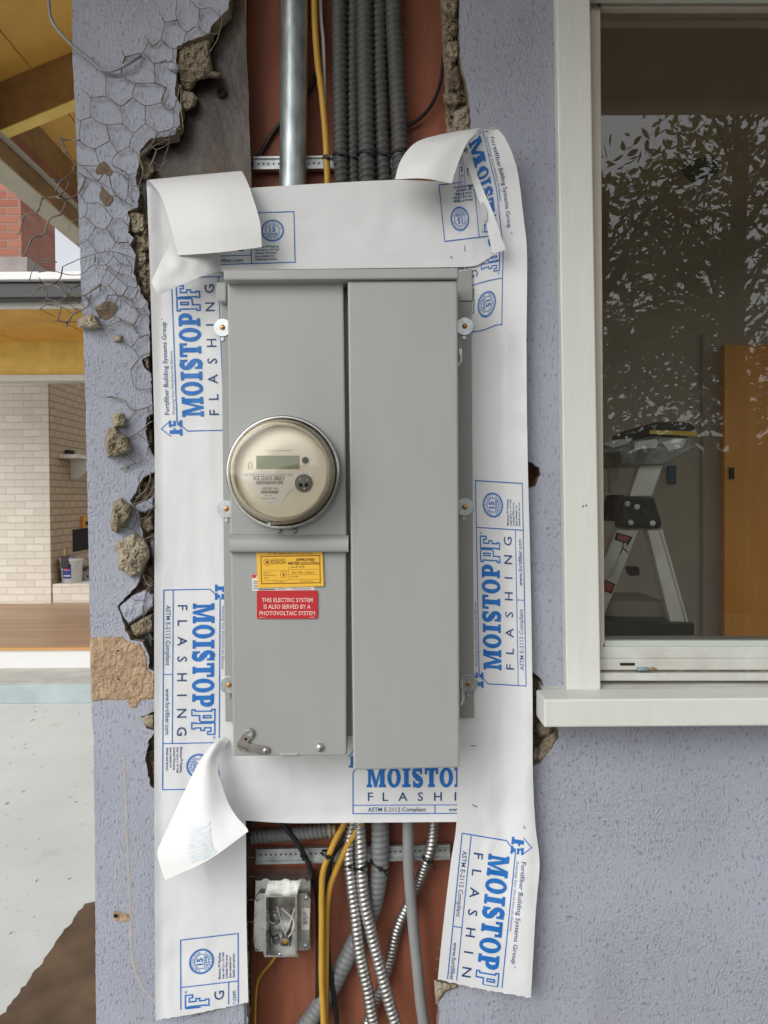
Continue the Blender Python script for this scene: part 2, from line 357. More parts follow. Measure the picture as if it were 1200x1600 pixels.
class Art:
    """flat artwork: vertices in (u, v), faces with an ink index and a small layer number"""
    def __init__(s): s.v, s.f, s.i = [], [], []
    def put(s, mesh, ox=0, oy=0, sx=1, sy=1, rot=0, ink=1):
        b = len(s.v); c, n = math.cos(rot), math.sin(rot)
        for x, y in mesh[0]:
            x, y = x * sx, y * sy; s.v.append((ox + x * c - y * n, oy + x * n + y * c))
        for f in mesh[1]: s.f.append([b + i for i in f]); s.i.append(ink)
        return s
    def text(s, body, u0, v0, u1=None, h=None, bold=0, shear=0, ink=1, align='L', rot=0):
        m = text2d(body, bold, shear)
        if not m[0]: return s
        x0, x1 = min(p[0] for p in m[0]), max(p[0] for p in m[0]); cap = .70
        sy = h / cap if h else (u1 - u0) / (x1 - x0); sx = (u1 - u0) / (x1 - x0) if u1 is not None else sy
        off = -x0 * sx - {'L': 0, 'C': (x1 - x0) * sx / 2, 'R': (x1 - x0) * sx}[align]
        return s.put((m[0], m[1]), u0 + off * math.cos(rot), v0 + off * math.sin(rot), sx, sy, rot, ink)
    def line(s, pts, w, ink=1, closed=False):
        n = len(pts); L, R_ = [], []
        for i in range(n):
            p = Vector(pts[i]); a = Vector(pts[i - 1]) if (i or closed) else None; c = Vector(pts[(i + 1) % n]) if (i < n - 1 or closed) else None
            d1 = (p - a).normalized() if a is not None else (c - p).normalized(); d2 = (c - p).normalized() if c is not None else d1
            n1 = Vector((-d1.y, d1.x)); n2 = Vector((-d2.y, d2.x)); m = (n1 + n2)
            m = m.normalized() if m.length > 1e-6 else n1; k = w / 2 / max(.35, m.dot(n1))
            L.append(tuple(p + m * k)); R_.append(tuple(p - m * k))
        b = len(s.v); s.v += L + R_
        for i in range(n if closed else n - 1):
            j = (i + 1) % n; s.f.append([b + i, b + j, b + n + j, b + n + i]); s.i.append(ink)
        return s
    def clip(s, umin=None, umax=None, vmin=None, vmax=None, grid=None):
        bm = bmesh.new(); bv = [bm.verts.new((x, y, 0)) for x, y in s.v]
        for f, i in zip(s.f, s.i):
            try: fc = bm.faces.new([bv[k] for k in f]); fc.material_index = i
            except ValueError: pass
        def cut(co, no, clear):
            bmesh.ops.bisect_plane(bm, geom=bm.verts[:] + bm.edges[:] + bm.faces[:], plane_co=co, plane_no=no, clear_outer=clear, dist=1e-6)
        if umin is not None: cut((umin, 0, 0), (-1, 0, 0), True)
        if umax is not None: cut((umax, 0, 0), (1, 0, 0), True)
        if vmin is not None: cut((0, vmin, 0), (0, -1, 0), True)
        if vmax is not None: cut((0, vmax, 0), (0, 1, 0), True)
        if grid:
            us = [v.co.x for v in bm.verts]; vv = [v.co.y for v in bm.verts]
            for q in range(int(min(us) // grid), int(max(us) // grid) + 1): cut((q * grid + .013, 0, 0), (1, 0, 0), False)
            for q in range(int(min(vv) // grid), int(max(vv) // grid) + 1): cut((0, q * grid + .017, 0), (0, 1, 0), False)
        bm.verts.index_update(); o = Art(); o.v = [(v.co.x, v.co.y) for v in bm.verts]
        for f in bm.faces: o.f.append([v.index for v in f.verts]); o.i.append(f.material_index)
        bm.free(); return o
    def onto(s, mb, fn): mb.v, b = mb.v + [fn(u, v) for u, v in s.v], len(mb.v); mb.f += [[b + k for k in f] for f in s.f]; mb.m += s.i; mb.sm += [False] * len(s.f)

def arcpts(cx, cy, rx, ry, a0, a1, n): return [(cx + rx * math.cos(rad(lerp(a0, a1, i / n))), cy + ry * math.sin(rad(lerp(a0, a1, i / n)))) for i in range(n + 1)]
def slab_glyph(ch):
    # slab serif capitals, height 1; returns (loops, width)
    if ch == 'I': return [[(0, 0), (.62, 0), (.62, .15), (.48, .15), (.48, .85), (.62, .85), (.62, 1), (0, 1), (0, .85), (.14, .85), (.14, .15), (0, .15)]], .62
    if ch == 'T': return [[(.24, 0), (.76, 0), (.76, .15), (.67, .15), (.67, .84), (.82, .84), (.82, .66), (1, .66), (1, 1), (0, 1), (0, .66), (.18, .66), (.18, .84), (.33, .84), (.33, .15), (.24, .15)]], 1.0
    if ch == 'M': return [[(0, 0), (.40, 0), (.40, .15), (.31, .15), (.31, .68), (.56, 0), (.74, 0), (.99, .68), (.99, .15), (.90, .15), (.90, 0), (1.42, 0), (1.42, .15), (1.32, .15), (1.32, .85), (1.42, .85), (1.42, 1), (.96, 1), (.70, .34), (.44, 1), (0, 1), (0, .85), (.10, .85), (.10, .15), (0, .15)]], 1.42
    if ch == 'O': return [arcpts(.5, .5, .5, .52, 0, 354, 40), arcpts(.5, .5, .19, .35, 0, 350, 30)], 1.0
    if ch == 'P': return [[(0, 0), (.56, 0), (.56, .15), (.44, .15), (.44, .36), (.58, .36)] + arcpts(.58, .68, .36, .32, -90, 90, 14) + [(0, 1), (0, .85), (.12, .85), (.12, .15), (0, .15)],
                          [(.44, .52)] + arcpts(.50, .68, .12, .16, -90, 90, 8) + [(.44, .84)]], .94
    if ch == 'S':
        ctr = arcpts(.42, .735, .27, .19, 12, 270, 16) + arcpts(.42, .265, .27, .19, 90, -168, 16)
        L, R_ = [], []
        for i, p in enumerate(ctr):
            a = Vector(ctr[max(0, i - 1)]); c = Vector(ctr[min(len(ctr) - 1, i + 1)]); d = (c - a).normalized(); nrm = Vector((-d.y, d.x))
            w = .09 + .06 * math.sin(math.pi * i / (len(ctr) - 1)); L.append(tuple(Vector(p) + nrm * w)); R_.append(tuple(Vector(p) - nrm * w))
        return [L + R_[::-1]], .84
SLAB = {c: (shape2d(slab_glyph(c)[0]), slab_glyph(c)[1]) for c in 'MOISTP'}
S_SERIF1 = shape2d([[(.60, .66), (.76, .66), (.76, 1.02), (.66, 1.02)]]); S_SERIF2 = shape2d([[(.08, -.02), (.18, -.02), (.24, .34), (.08, .34)]])
def label_art():
    a = Art()
    a.line([(0, 0), (312, 0), (312, 88), (15, 88), (0, 72)], 1.6, closed=True)
    a.line([(240, .9), (240, 87.1)], 1.5); a.line([(.9, 14.7), (239.1, 14.7)], 1.4); a.line([(132, .9), (132, 13.9)], 1.4)
    # big slab lettering
    word = 'MOISTOP'; wid = sum(SLAB[c][1] for c in word) + .10 * 6; k = 162 / wid; x = 22
    for c in word:
        a.put(SLAB[c][0], x, 45.5, k, 34)
        if c == 'S': a.put(S_SERIF1, x, 45.5, k, 34); a.put(S_SERIF2, x, 45.5, k, 34)
        x += (SLAB[c][1] + .10) * k
    def F(pts, ox): a.line([(ox + p[0], 45 + p[1]) for p in pts], 2.1, closed=True)
    F([(0, 0), (9, 0), (9, 12), (17, 12), (19, 14), (19, 34), (17, 36), (0, 36), (0, 31), (2.5, 31), (2.5, 5), (0, 5)], 188)
    F([(9.5, 18), (13, 18), (13, 30), (9.5, 30)], 188)
    F([(0, 0), (9.5, 0), (9.5, 5), (8, 5), (8, 14), (12, 14), (12, 20), (8, 20), (8, 30), (14, 30), (14, 25), (18.5, 25), (18.5, 36), (0, 36), (0, 31), (0.9, 31), (0.9, 5), (0, 5)], 208.5)
    a.text('®', 230, 78, h=4)
    for i, c in enumerate('FLASHING'): a.text(c, 24 + i * 28.2, 22, h=15, align='C' if i else 'L', ink=2, bold=.008)
    a.text('ASTM E-2112 Compliant', 24, 3.6, 118, 7.2, bold=.006, ink=2); a.text('www.fortifiber.com', 154, 3.6, 226, 7.0, bold=.008, ink=2)
    # warranty seal
    cx, cy, r = 276, 56, 20
    star = []
    for i in range(84):
        t = 2 * math.pi * i / 84; q = r if i % 2 else r * .91; star.append((cx + q * math.cos(t), cy + q * math.sin(t)))
    a.put(shape2d([star, arcpts(cx, cy, r * .82, r * .82, 0, 352, 44)]))
    a.put(shape2d([arcpts(cx, cy, r * .57, r * .57, 0, 352, 40), arcpts(cx, cy, r * .52, r * .52, 0, 352, 40)]))
    a.text('15', cx, cy - 1.8, h=9.4, bold=.03, align='C'); a.text('YEAR', cx, cy - 8.0, h=4.6, bold=.025, align='C')
    def arc(txt, a0, a1, rr, flip):
        for i, c in enumerate(txt):
            t = rad(lerp(a0, a1, i / (len(txt) - 1))); x, y = cx + rr * math.cos(t), cy + rr * math.sin(t)
            a.text(c, x, y, h=3.3, align='C', rot=(t - math.pi / 2) if not flip else (t + math.pi / 2), bold=.01)
    arc('FORTISHIELD', 165, 15, r * .61, False); arc('WARRANTY', 208, 332, r * .78, True)
    for i, t in enumerate(('Moistop PF Flashing', 'may carry a 15-Year', 'Limited Warranty', '(see website for', 'details and terms)')):
        a.text(t, 246, 27 - i * 5.4, h=3.5, ink=2, bold=.02)
    # company line above the box
    a.text('Fortifiber Building Systems Group', 26, 99.5, 171, 7.2, bold=.008, ink=2); a.text('®', 174, 104, h=2.5, ink=2)
    a.text('Protecting Your World from the Elements', 26, 91.0, 126, 4.0, shear=.35, ink=2)
    a.line([(-8, 98), (4, 113), (17, 98)], 1.3)
    for q in ([(-7, 80), (4, 80), (4, 84), (2, 84), (2, 91), (5, 91), (5, 94), (2, 94), (2, 100), (-4, 100), (-4, 84), (-7, 84)],
              [(6, 80), (17, 80), (17, 84), (14, 84), (14, 88), (9, 88), (9, 84), (6, 84)], [(8, 90), (16.5, 90), (16.5, 94), (11, 94), (11, 97), (16.5, 97), (16.5, 101), (6.5, 101), (6.5, 96), (8, 96)]):
        a.put(shape2d([q]))
    return a
LABEL = label_art()
def aff(o, u, v): return lambda a, b: (o[0] + a * u[0] + b * v[0], o[1] + a * u[1] + b * v[1])

# ------------------------------------------------------------------ setting: ground, slab
def patch(name, pts3, m, kind='structure', label=None, cat=None):
    o = MB().add(pts3, [tuple(range(len(pts3)))]).build(name, m); return tag(o, label, cat, kind=kind)
M_ground = mat('bare garden soil', (.13, .10, .07), .95, col2=(.07, .07, .04), vscale=2, bump=.5, bscale=20, bdist=.02)
patch('ground', [(-150, -150, -.03), (150, -150, -.03), (150, 150, -.03), (-150, 150, -.03)], M_ground, label='bare brown garden soil around the house', cat='ground')
def slabmat():
    m = mat('pale painted concrete', (.80, .82, .78), .55, col2=(.70, .72, .68), vscale=1.3, bump=.15, bscale=45)
    n = m.node_tree; b = n.nodes['Principled BSDF']; src = b.inputs['Base Color'].links[0].from_socket
    g = n.nodes.new('ShaderNodeNewGeometry')
    def layer(src, scale, lo, hi, col, stretch):
        mp = n.nodes.new('ShaderNodeMapping'); mp.inputs['Scale'].default_value = stretch; n.links.new(g.outputs['Position'], mp.inputs[0])
        t = n.nodes.new('ShaderNodeTexNoise'); t.inputs['Scale'].default_value = scale; t.inputs['Detail'].default_value = 7; n.links.new(mp.outputs[0], t.inputs['Vector'])
        r = n.nodes.new('ShaderNodeValToRGB'); r.color_ramp.elements[0].position = lo; r.color_ramp.elements[1].position = hi
        n.links.new(t.outputs[0], r.inputs[0]); x = n.nodes.new('ShaderNodeMix'); x.data_type = 'RGBA'
        n.links.new(r.outputs[0], x.inputs[0]); n.links.new(src, x.inputs[6]); x.inputs[7].default_value = (*col, 1); return x.outputs[2]
    src = layer(src, 3.2, .66, .84, (.46, .40, .32), (1, .6, 1)); src = layer(src, 30, .66, .72, (.26, .22, .17), (1, .5, 1)); src = layer(src, 2.2, .62, .72, (.80, .81, .79), (1, .7, 1))
    src = layer(src, 85, .68, .74, (.22, .19, .15), (1, .6, 1)); src = layer(src, 1.1, .60, .95, (.55, .52, .46), (.5, 2.2, 1))
    n.links.new(src, b.inputs['Base Color']); return m
M_slab = slabmat()
tag(MB().box((-9, -4, -.05), (-.44, 4.04, 0)).build('patio_floor', M_slab), 'pale grey green concrete patio slab with dirt stains', 'patio floor', kind='structure')
# brown sheet lying on the slab
sheet = MB()
sh = [(160, 1405), (133, 1412), (115, 1435), (88, 1472), (60, 1510), (30, 1550), (8, 1580), (-30, 1625), (-30, 1700), (160, 1700)]
top = [WZ(x, y, .012) for x, y in rsp(sh, 7, 1.6)]
ts = tessellate_polygon([[Vector((p.x, p.y, 0)) for p in top]]); n_ = len(top)
sheet.add(top + [Vector((p.x, p.y, .002)) for p in top], [tuple(t) for t in ts] + [(i, (i + 1) % n_, n_ + (i + 1) % n_, n_ + i) for i in range(n_)])
M_bsheet = mat('brown floor board', (.16, .098, .055), .5, var=.45, vscale=6, bump=.3, bscale=12)
tag(sheet.build('floor_board', M_bsheet), 'dark brown torn sheet of board lying on the pale patio slab', 'board')

# ------------------------------------------------------------------ the house wall
wall = thing('house_wall', (0, 0, 0), 'lavender stucco house wall broken open around the electrical panel, with a white framed window', 'house wall')
LEFT_EDGE = cv('C', [(1075, -700), (1078, 0), (1070, 40), (1058, 52), (1030, 80), (985, 130), (980, 160), (905, 182), (830, 215), (826, 300), (820, 440), (846, 490), (840, 580), (820, 630), (775, 640), (700, 650), (672, 685), (655, 710),
      (650, 780), (634, 830), (640, 860), (652, 900), (648, 970), (600, 990), (606, 1040), (600, 1090), (624, 1110), (610, 1150), (636, 1200), (626, 1280), (660, 1370), (690, 1420)]) + \
      [(233, 485), (234, 556), (222, 562), (226, 575), (236, 584), (238, 645), (229, 652), (227, 675), (233, 700), (242, 714), (243, 737), (224, 746), (214, 764), (204, 783), (216, 800), (222, 826), (223, 845), (221, 858), (214, 868), (223, 887), (217, 910), (200, 930), (183, 947),
       (190, 965), (196, 985), (206, 1000), (222, 1003), (232, 1022), (233, 1044), (246, 1052), (244, 1110), (222, 1120), (228, 1138), (242, 1142), (232, 1160), (227, 1184), (235, 1228), (250, 1240), (300, 1290), (378, 1300), (384, 1500), (386, 1600), (390, 2160)]
left = [(95, -250), (112, 0), (113, 90), (118, 180), (121, 290), (125, 400), (129, 500), (133, 600), (135, 700), (137, 800), (140, 950), (141, 993), (142, 1095), (146, 1150), (148, 1300), (150, 1600), (158, 2160)]
lp = rsp(left, 9, .5, closed=False)[:-1]
jag = []
for p in rsp(LEFT_EDGE, 4, 0, closed=False):
    jag.append((p[0] + 2.2 * nz(p[0] * .11, p[1] * .11, 3) + rng.uniform(-.7, .7), p[1] + 1.6 * nz(p[0] * .12, p[1] * .12, 9)))
jag = [p for i, p in enumerate(jag)]
TH = .026
MB().prism(lp + jag[::-1], 0, TH, 0, 1).build('stucco_coat', [M_stucco, M_cem], wall)
RIGHT_EDGE = [(714, -250), (718, 0), (717, 43), (718, 87), (723, 110), (732, 150), (736, 200), (748, 260), (765, 330), (770, 700), (833, 724), (842, 731), (845, 741), (839, 754), (836, 760), (790, 772), (790, 1040), (834, 1051), (847, 1063), (850, 1079), (853, 1100), (856, 1128), (871, 1137),
     (872, 1154), (857, 1175), (843, 1193), (825, 1200), (760, 1230), (745, 1300), (735, 1500), (718, 1538), (696, 1551), (684, 1568), (686, 1587), (683, 1610), (690, 1660), (700, 2160)]
jr = [(p[0] + 1.6 * nz(p[0] * .13, p[1] * .13, 5) + rng.uniform(-.5, .5), p[1] + rng.uniform(-.5, .5)) for p in rsp(RIGHT_EDGE, 5, 0, closed=False)]
WX0, WX1, WY0, WY1 = 895, 1560, -40, 1112       # window opening
rp = jr + [(1900, 2160), (1900, WY1), (WX0, WY1), (WX0, WY0), (1900, WY0), (1900, -250)]
MB().prism(rp, 0, TH, 0, 1).build('stucco_coat', [M_stucco, M_cem], wall)
MB().prism([(WX1, WY0 + 1), (1900, WY0 + 1), (1900, WY1 - 1), (WX1, WY1 - 1)], .001, TH).build('stucco_coat', M_stucco, wall)
# broken edges: sloping rough cement from the face down to the back of the coat
def broken_edge(line, outdir, y0, y1, wid, m, seed):
    pts = [p for p in rsp(line, 3.2, 0, closed=False) if y0 <= p[1] <= y1]
    rows = []
    for k in range(6):
        t = k / 5; row = []
        for i, (x, y) in enumerate(pts):
            a, b = pts[max(0, i - 2)], pts[min(len(pts) - 1, i + 2)]; tx, ty = b[0] - a[0], b[1] - a[1]; L = math.hypot(tx, ty) or 1
            nx, ny = -ty / L * outdir, tx / L * outdir
            w = wid * (.55 + .8 * abs(nz(i * .09, seed, 0))) * t + (2.4 * nz(x * .3, y * .3, seed + k) if 0 < k else 0)
            row.append(W(x + nx * w, y + ny * w, -.0006 + (TH + .004) * (t ** 1.3) + .0055 * nz(x * .32, y * .32, k * 2 + seed) * (1 if k else 0)))
        rows.append(row)
    MB().grid(rows, 0, False).build('broken_edge', m, wall)
broken_edge([p for p in jag], 1, -200, 345, 7, M_cem2, 1.3)
broken_edge([p for p in jag], 1, 330, 1236, 5, M_cem, 4.1)
broken_edge(jr, -1, -200, 215, 8, M_cem2, 7.7)
broken_edge(jr, -1, 1046, 1200, 5, M_cem2, 9.7)
broken_edge(jr, -1, 1530, 1660, 5, M_cem2, 2.7)
# cavity back: red sheathing, black building paper
sb = MB()
for y0, y1 in ((-260, 26), (28, 700), (701, 1374), (1376, 2100)):
    a, b = W(384, y0, .085), W(900, y1, .085); sb.box((a.x, .085, b.z), (b.x, .095, a.z))
sb.build('sheathing', M_sheath, wall, bevel=.0012, seg=1)
MB().box((W(384, 0, .085).x, .088, .05), (W(900, 0, .085).x, .0845 + .02, 2.6)).build('sheathing_seam', M_redwood, wall)
# black building paper hanging behind the left coat
rows = []
for i in range(60):
    py = lerp(-250, 1900, i / 59); row = []
    xr = 381 + (2 if py < 0 else lerp(2, 12, min(1, py / 290))) + 1.8 * nz(py * .03, 2, 0)
    if py > 1290: xr = 392 + 3 * nz(py * .05, 1, 0)
    for j in range(14):
        t = j / 13; px = lerp(150, xr, t)
        row.append(W(px, py, .036 + .006 * nz(px * .015, py * .012, 4) - .003 * t))
    rows.append(row)
bp_ = MB().grid(rows); bp_.grid([[p + Vector((0, .0015, 0)) for p in r] for r in rows])
bpo = bp_.build('building_paper', M_tar, wall)
hole = W(345, 142, .026)
MB().lathe(hole + Vector((0, .004, 0)), [(.009, 0), (.0085, .003), (.006, .0032), (.0055, -.002), (.001, -.002)], 20, 0).build('paper_hole', [M_dark], wall)
# patches where the colour coat is gone
def facepatch(name, poly, m, Yf=-.0016, jit=1.0, step=4, label=None):
    pts = [(p[0] + jit * nz(p[0] * .2, p[1] * .2, 1) * 1.6 + rng.uniform(-jit, jit) * .5, p[1] + jit * nz(p[0] * .2, p[1] * .2, 8) * 1.6) for p in rsp(poly, step)]
    o = MB().prism(pts, Yf, .004).build(name, m, wall)
    if label: o['label'] = label
    return o
facepatch('exposed_patch', cv('B', [(560, 30), (610, 10), (650, 50), (690, 100), (660, 145), (600, 120), (540, 130), (530, 100)]), M_brown)
facepatch('exposed_patch', cv('B', [(580, 240), (620, 280), (690, 350), (660, 420), (610, 425), (560, 340)]), M_brown)
facepatch('exposed_patch', cv('B', [(525, 1370), (600, 1310), (700, 1310), (735, 1370), (690, 1440), (630, 1480), (560, 1462)]), M_brown)
facepatch('exposed_patch', [(176.5, 1424.5), (187, 1425), (200, 1430), (203, 1437), (196, 1441), (177, 1438)], M_tan, step=3, jit=.4)
def streak(ctr, w):
    L, R_ = [], []
    for i, p in enumerate(ctr):
        a, b = ctr[max(0, i - 1)], ctr[min(len(ctr) - 1, i + 1)]; tx, ty = b[0] - a[0], b[1] - a[1]; q = math.hypot(tx, ty)
        ww = w * (.6 + .7 * abs(nz(i * .35, 3, 0))); L.append((p[0] - ty / q * ww, p[1] + tx / q * ww)); R_.append((p[0] + ty / q * ww, p[1] - tx / q * ww))
    MB().prism(L + R_[::-1], -.0004, .003).build('adhesive_streak', M_streak, wall)
M_streak = mat('old adhesive', (.46, .385, .30), .9, col2=(.405, .415, .475), vscale=45, bump=1, bscale=120)
streak(rsp([(193, 1180), (195, 1225), (197, 1275), (199, 1330), (202, 1390), (204, 1440), (205, 1485), (211, 1520), (224, 1546), (243, 1566)], 6, .6, closed=False), 3.2)
for (hx, hy) in ((184, 1019), (187, 1060), (181, 1431)):
    c = W(hx, hy, -.0022); MB().lathe(c, [(.0036, .0002), (.0030, .0006), (.0026, -.0002), (.0003, -.0002)], 14).build('nail_hole', M_dark, wall)
# blistered paint flaps along the wall corner
for (hx, hy) in ((276, 104),):
    c = W(266, 103, -.004); MB().tube([c, W(272, 105, -.008), W(279, 108, -.006)], .006, 10).build('paint_blister', M_stucco, wall)

# ---- window, a part of the wall
def wpart(mb, name, m, bevel=.0015): return mb.build(name, m, win, bevel=bevel)
M_trim = mat('white trim board', (.72, .73, .675), .42, col2=(.69, .695, .64), vscale=14, stretch=(3, 3, .5), bump=.25, bscale=50)
win = MB().prism([(868, -60), (921.5, -60), (939, 1081), (885, 1081)], -.022, .0).build('window', M_trim, wall, bevel=.0025)
win['label'] = 'white trimmed picture window'
wpart(MB().prism([(922, -60), (1640, -60), (1640, -8), (922, -8)], -.022, .0), 'top_trim', M_trim)
wpart(MB().prism([(1500, -7), (1560, -7), (1560, 1081), (1500, 1081)], -.022, 0), 'side_trim', M_trim)
# sill: long board standing out from the wall
a, b = W(850, 1093, -.085), W(1640, 1131.5, -.085)
wpart(MB().box((a.x, -.085, b.z), (b.x, -.0225, a.z)), 'sill', M_trim, .003)
c = W(905, 1062, .03)
MB().add([(a.x + .012, -.0225, a.z - .003), (b.x, -.0225, a.z - .003), (b.x, .03, c.z), (a.x + .012, .03, c.z), (a.x + .012, -.0225, b.z + .004), (b.x, -.0225, b.z + .004), (b.x, .03, b.z + .004), (a.x + .012, .03, b.z + .004)],
         [(0, 1, 2, 3), (4, 7, 6, 5), (0, 4, 5, 1), (1, 5, 6, 2), (2, 6, 7, 3), (3, 7, 4, 0)]).build('sill_slope', M_sill, win)
# vinyl frame
wpart(MB().prism([(915, -20), (938.5, 12), (945, 1003), (925, 1060)], .008, .06), 'frame', M_vinyl, .002)
wpart(MB().rect(938.6, -20, 1560, 12, .0075, .06), 'frame', M_vinyl, .002)
wpart(MB().rect(1470, 12.6, 1530, 1060, .009, .06), 'frame', M_vinyl, .002)
fr = MB(); fr.rect(930, 1011, 1500, 1029, .008, .06); fr.rect(930, 1029.6, 1500, 1047, .004, .06); fr.rect(928, 1052, 1500, 1064, -.004, .06)
wpart(fr, 'bottom_rail', M_vinylw, .0015)
wpart(MB().rect(944.6, 1001.5, 1480, 1010.4, .012, .06), 'glazing_bead', mat('pale glazing bead', (.52, .56, .50), .4), .001)
wpart(MB().rect(969, 1036, 992, 1040, .0030, .01), 'drain_slot', M_dark, 0)
wpart(MB().rect(930, 1046.8, 1500, 1052.6, .006, .05), 'track_gap', mat('dirty track', (.16, .14, .11), .9, var=.4, vscale=60), 0)
pa, pb = W(936, 5, .022), W(1480, 1006, .022)
wpart(MB().box((pa.x, .022, pb.z), (pb.x, .0222, pa.z)), 'pane', M_pane, 0)
# dents on the trim
for (hx, hy) in ((911, 791), (916, 790)):
    c = W(hx, hy, -.0222); MB().lathe(c, [(.0018, .0002), (.0002, .0004)], 8).build('paint_chip', mat('grey chip', (.2, .2, .2), .8), win)

# ------------------------------------------------------------------ roof overhang of the house
eave = thing('roof_eave', (-.8, .4, 2.4), 'amber plywood roof overhang with brown rafters and pale fascia above the left wall corner', 'roof eave')
fx = -1.127; zf = 2.496
def soffz(x): return 2.638 + (x - fx) * .40
def slab3(y0, y1, x0, x1, t, m, name):
    MB().add([(x0, y0, soffz(x0)), (x1, y0, soffz(x1)), (x1, y1, soffz(x1)), (x0, y1, soffz(x0)), (x0, y0, soffz(x0) + t), (x1, y0, soffz(x1) + t), (x1, y1, soffz(x1) + t), (x0, y1, soffz(x0) + t)],
             [(0, 3, 2, 1), (4, 5, 6, 7), (0, 1, 5, 4), (1, 2, 6, 5), (2, 3, 7, 6), (3, 0, 4, 7)]).build(name, m, eave)
for (x0, x1) in ((-1.30, -1.034), (-1.029, -.4)):
    slab3(-.9, 3.2, x0, x1, .02, M_yellowwood, 'soffit_board')
def rafter(y, m=M_brownwood):
    h = .14; t = .045
    for (dz0, dz1, e, mm, nm_) in ((-h, -.001, 0, m, 'rafter'), (-h - .004, -h - .0005, .002, M_yellowlit, 'rafter_lit_edge')):  # thin yellow strip paints the lit underside of each rafter
        v = []
        for yy in (y - e, y + t + e):
            for (x, dz) in ((fx + .001, dz0), (-.42, dz0), (-.42, dz1), (fx + .001, dz1)): v.append((x, yy, soffz(x) + dz))
        MB().add(v, [(0, 1, 2, 3), (7, 6, 5, 4), (0, 4, 5, 1), (1, 5, 6, 2), (2, 6, 7, 3), (3, 7, 4, 0)]).build(nm_, mm, eave)
for y in (-.35, 1.04, 1.72, 2.4): rafter(y)
MB().box((fx - .022, -.92, zf + .004), (fx, 3.2, zf + .040)).build('fascia_backing', M_redwood, eave)
MB().box((fx - .021, -.92, zf + .0405), (fx - .001, 3.2, zf + .139)).build('fascia_backing', M_brownwood, eave)  # brown upper part paints the shade on the redwood backing
MB().box((fx - .0225, -.92, zf), (fx + .001, 3.2, zf + .0037)).build('trim_strip', M_fascia, eave)
MB().box((fx - .028, -.92, zf - .060), (fx - .023, 3.2, zf + .06)).build('gutter_back', M_brownwood, eave)
MB().box((fx - .115, -.92, zf - .061), (fx - .0285, 3.2, zf + .07)).build('gutter', M_fascia, eave, bevel=.004)
# front overhang over the wall, above the frame
feave = MB(); feave.add([(-.4, -.9, 2.52), (3.2, -.9, 2.52), (3.2, .09, 2.62), (-.4, .09, 2.62), (-.4, -.9, 2.68), (3.2, -.9, 2.68), (3.2, .09, 2.78), (-.4, .09, 2.78)],
          [(0, 3, 2, 1), (4, 5, 6, 7), (0, 1, 5, 4), (1, 2, 6, 5), (2, 3, 7, 6), (3, 0, 4, 7)])
feave.build('front_soffit', mat('dark soffit paint', (.17, .14, .105), .8, var=.2, vscale=3), eave)
MB().box((-.6, -.94, 2.50), (3.2, -.902, 2.70)).build('front_fascia', M_fascia, eave)
# side wall of the house behind the corner (seen only from the side)
cx_ = W(130, 800, 0).x
MB().box((cx_ + .004, TH + .002, 0), (cx_ + .10, 3.2, 2.66)).build('side_wall', M_stucco, wall)

# ------------------------------------------------------------------ room behind the window
room = thing('living_room', (1.6, .9, 0), 'dim brown room seen through the window glass', 'room')
M_room = mat('dull brown room paint', (.50, .44, .36), .8, var=.12, vscale=2)
M_roomf = mat('dark room floor', (.13, .07, .04), .5, var=.3, vscale=5)
MB().box((.16, .098, -.02), (2.45, 1.9, .0)).build('room_floor', M_roomf, room)
MB().box((.16, .098, 2.45), (2.45, 1.9, 2.5)).build('room_ceiling', M_room, room)
dl = W(1125, 542, 1.74)
MB().box((.16, 1.75, .001), (2.45, 1.85, 2.449)).build('back_wall', M_room, room)
MB().box((.10, .098, .001), (.159, 1.9, 2.449)).build('room_side_wall', M_room, room)  # no right wall: side left open to light door and ladder
MB().box((dl.x - .070, 1.740, .001), (dl.x - .060, 1.7495, dl.z + .05)).build('door_casing', mat('pale casing', (.34, .32, .27), .6), room)
M_door = mat('orange varnished door', (.96, .43, .06), .35, col2=(.86, .33, .035), vscale=3, stretch=(6, 6, .5))  # base orange brightened to stand in for warm light on the door
dr = thing('wooden_door', (dl.x + .4, 1.70, 0), 'orange varnished wooden door inside the room behind the glass', 'door')
MB().box((dl.x, 1.70, .01), (dl.x + .82, 1.738, dl.z)).build('door_panel', M_door, dr, bevel=.003)
MB().box((dl.x + .016, 1.690, 1.465), (dl.x + .034, 1.6995, 1.51)).build('hinge', M_dark, dr)
sw = W(1050, 742, 1.74)
tag(MB().box((sw.x - .016, 1.735, sw.z - .035), (sw.x + .016, 1.7495, sw.z + .035)).build('light_switch', mat('blue switch plate', (.03, .08, .16), .4), bevel=.003), 'small dark blue switch plate on the brown wall above the ladder', 'light switch')
lc = W(1095, 268, 1.2)
lamp = thing('ceiling_lamp', (lc.x, lc.y, lc.z), 'small dark hexagonal lamp under the ceiling behind the glass', 'lamp')
MB().lathe(lc + Vector((0, 0, .02)), [(.01, -.02), (.05, -.015), (.06, .01), (.045, .035), (.01, .045)], 6, 0, False, axis=(0, 0, -1)).build('lamp_shade', M_dark, lamp)
MB().tube([lc, Vector((lc.x, lc.y, 2.449))], .006, 8).build('rod', M_dark, lamp)

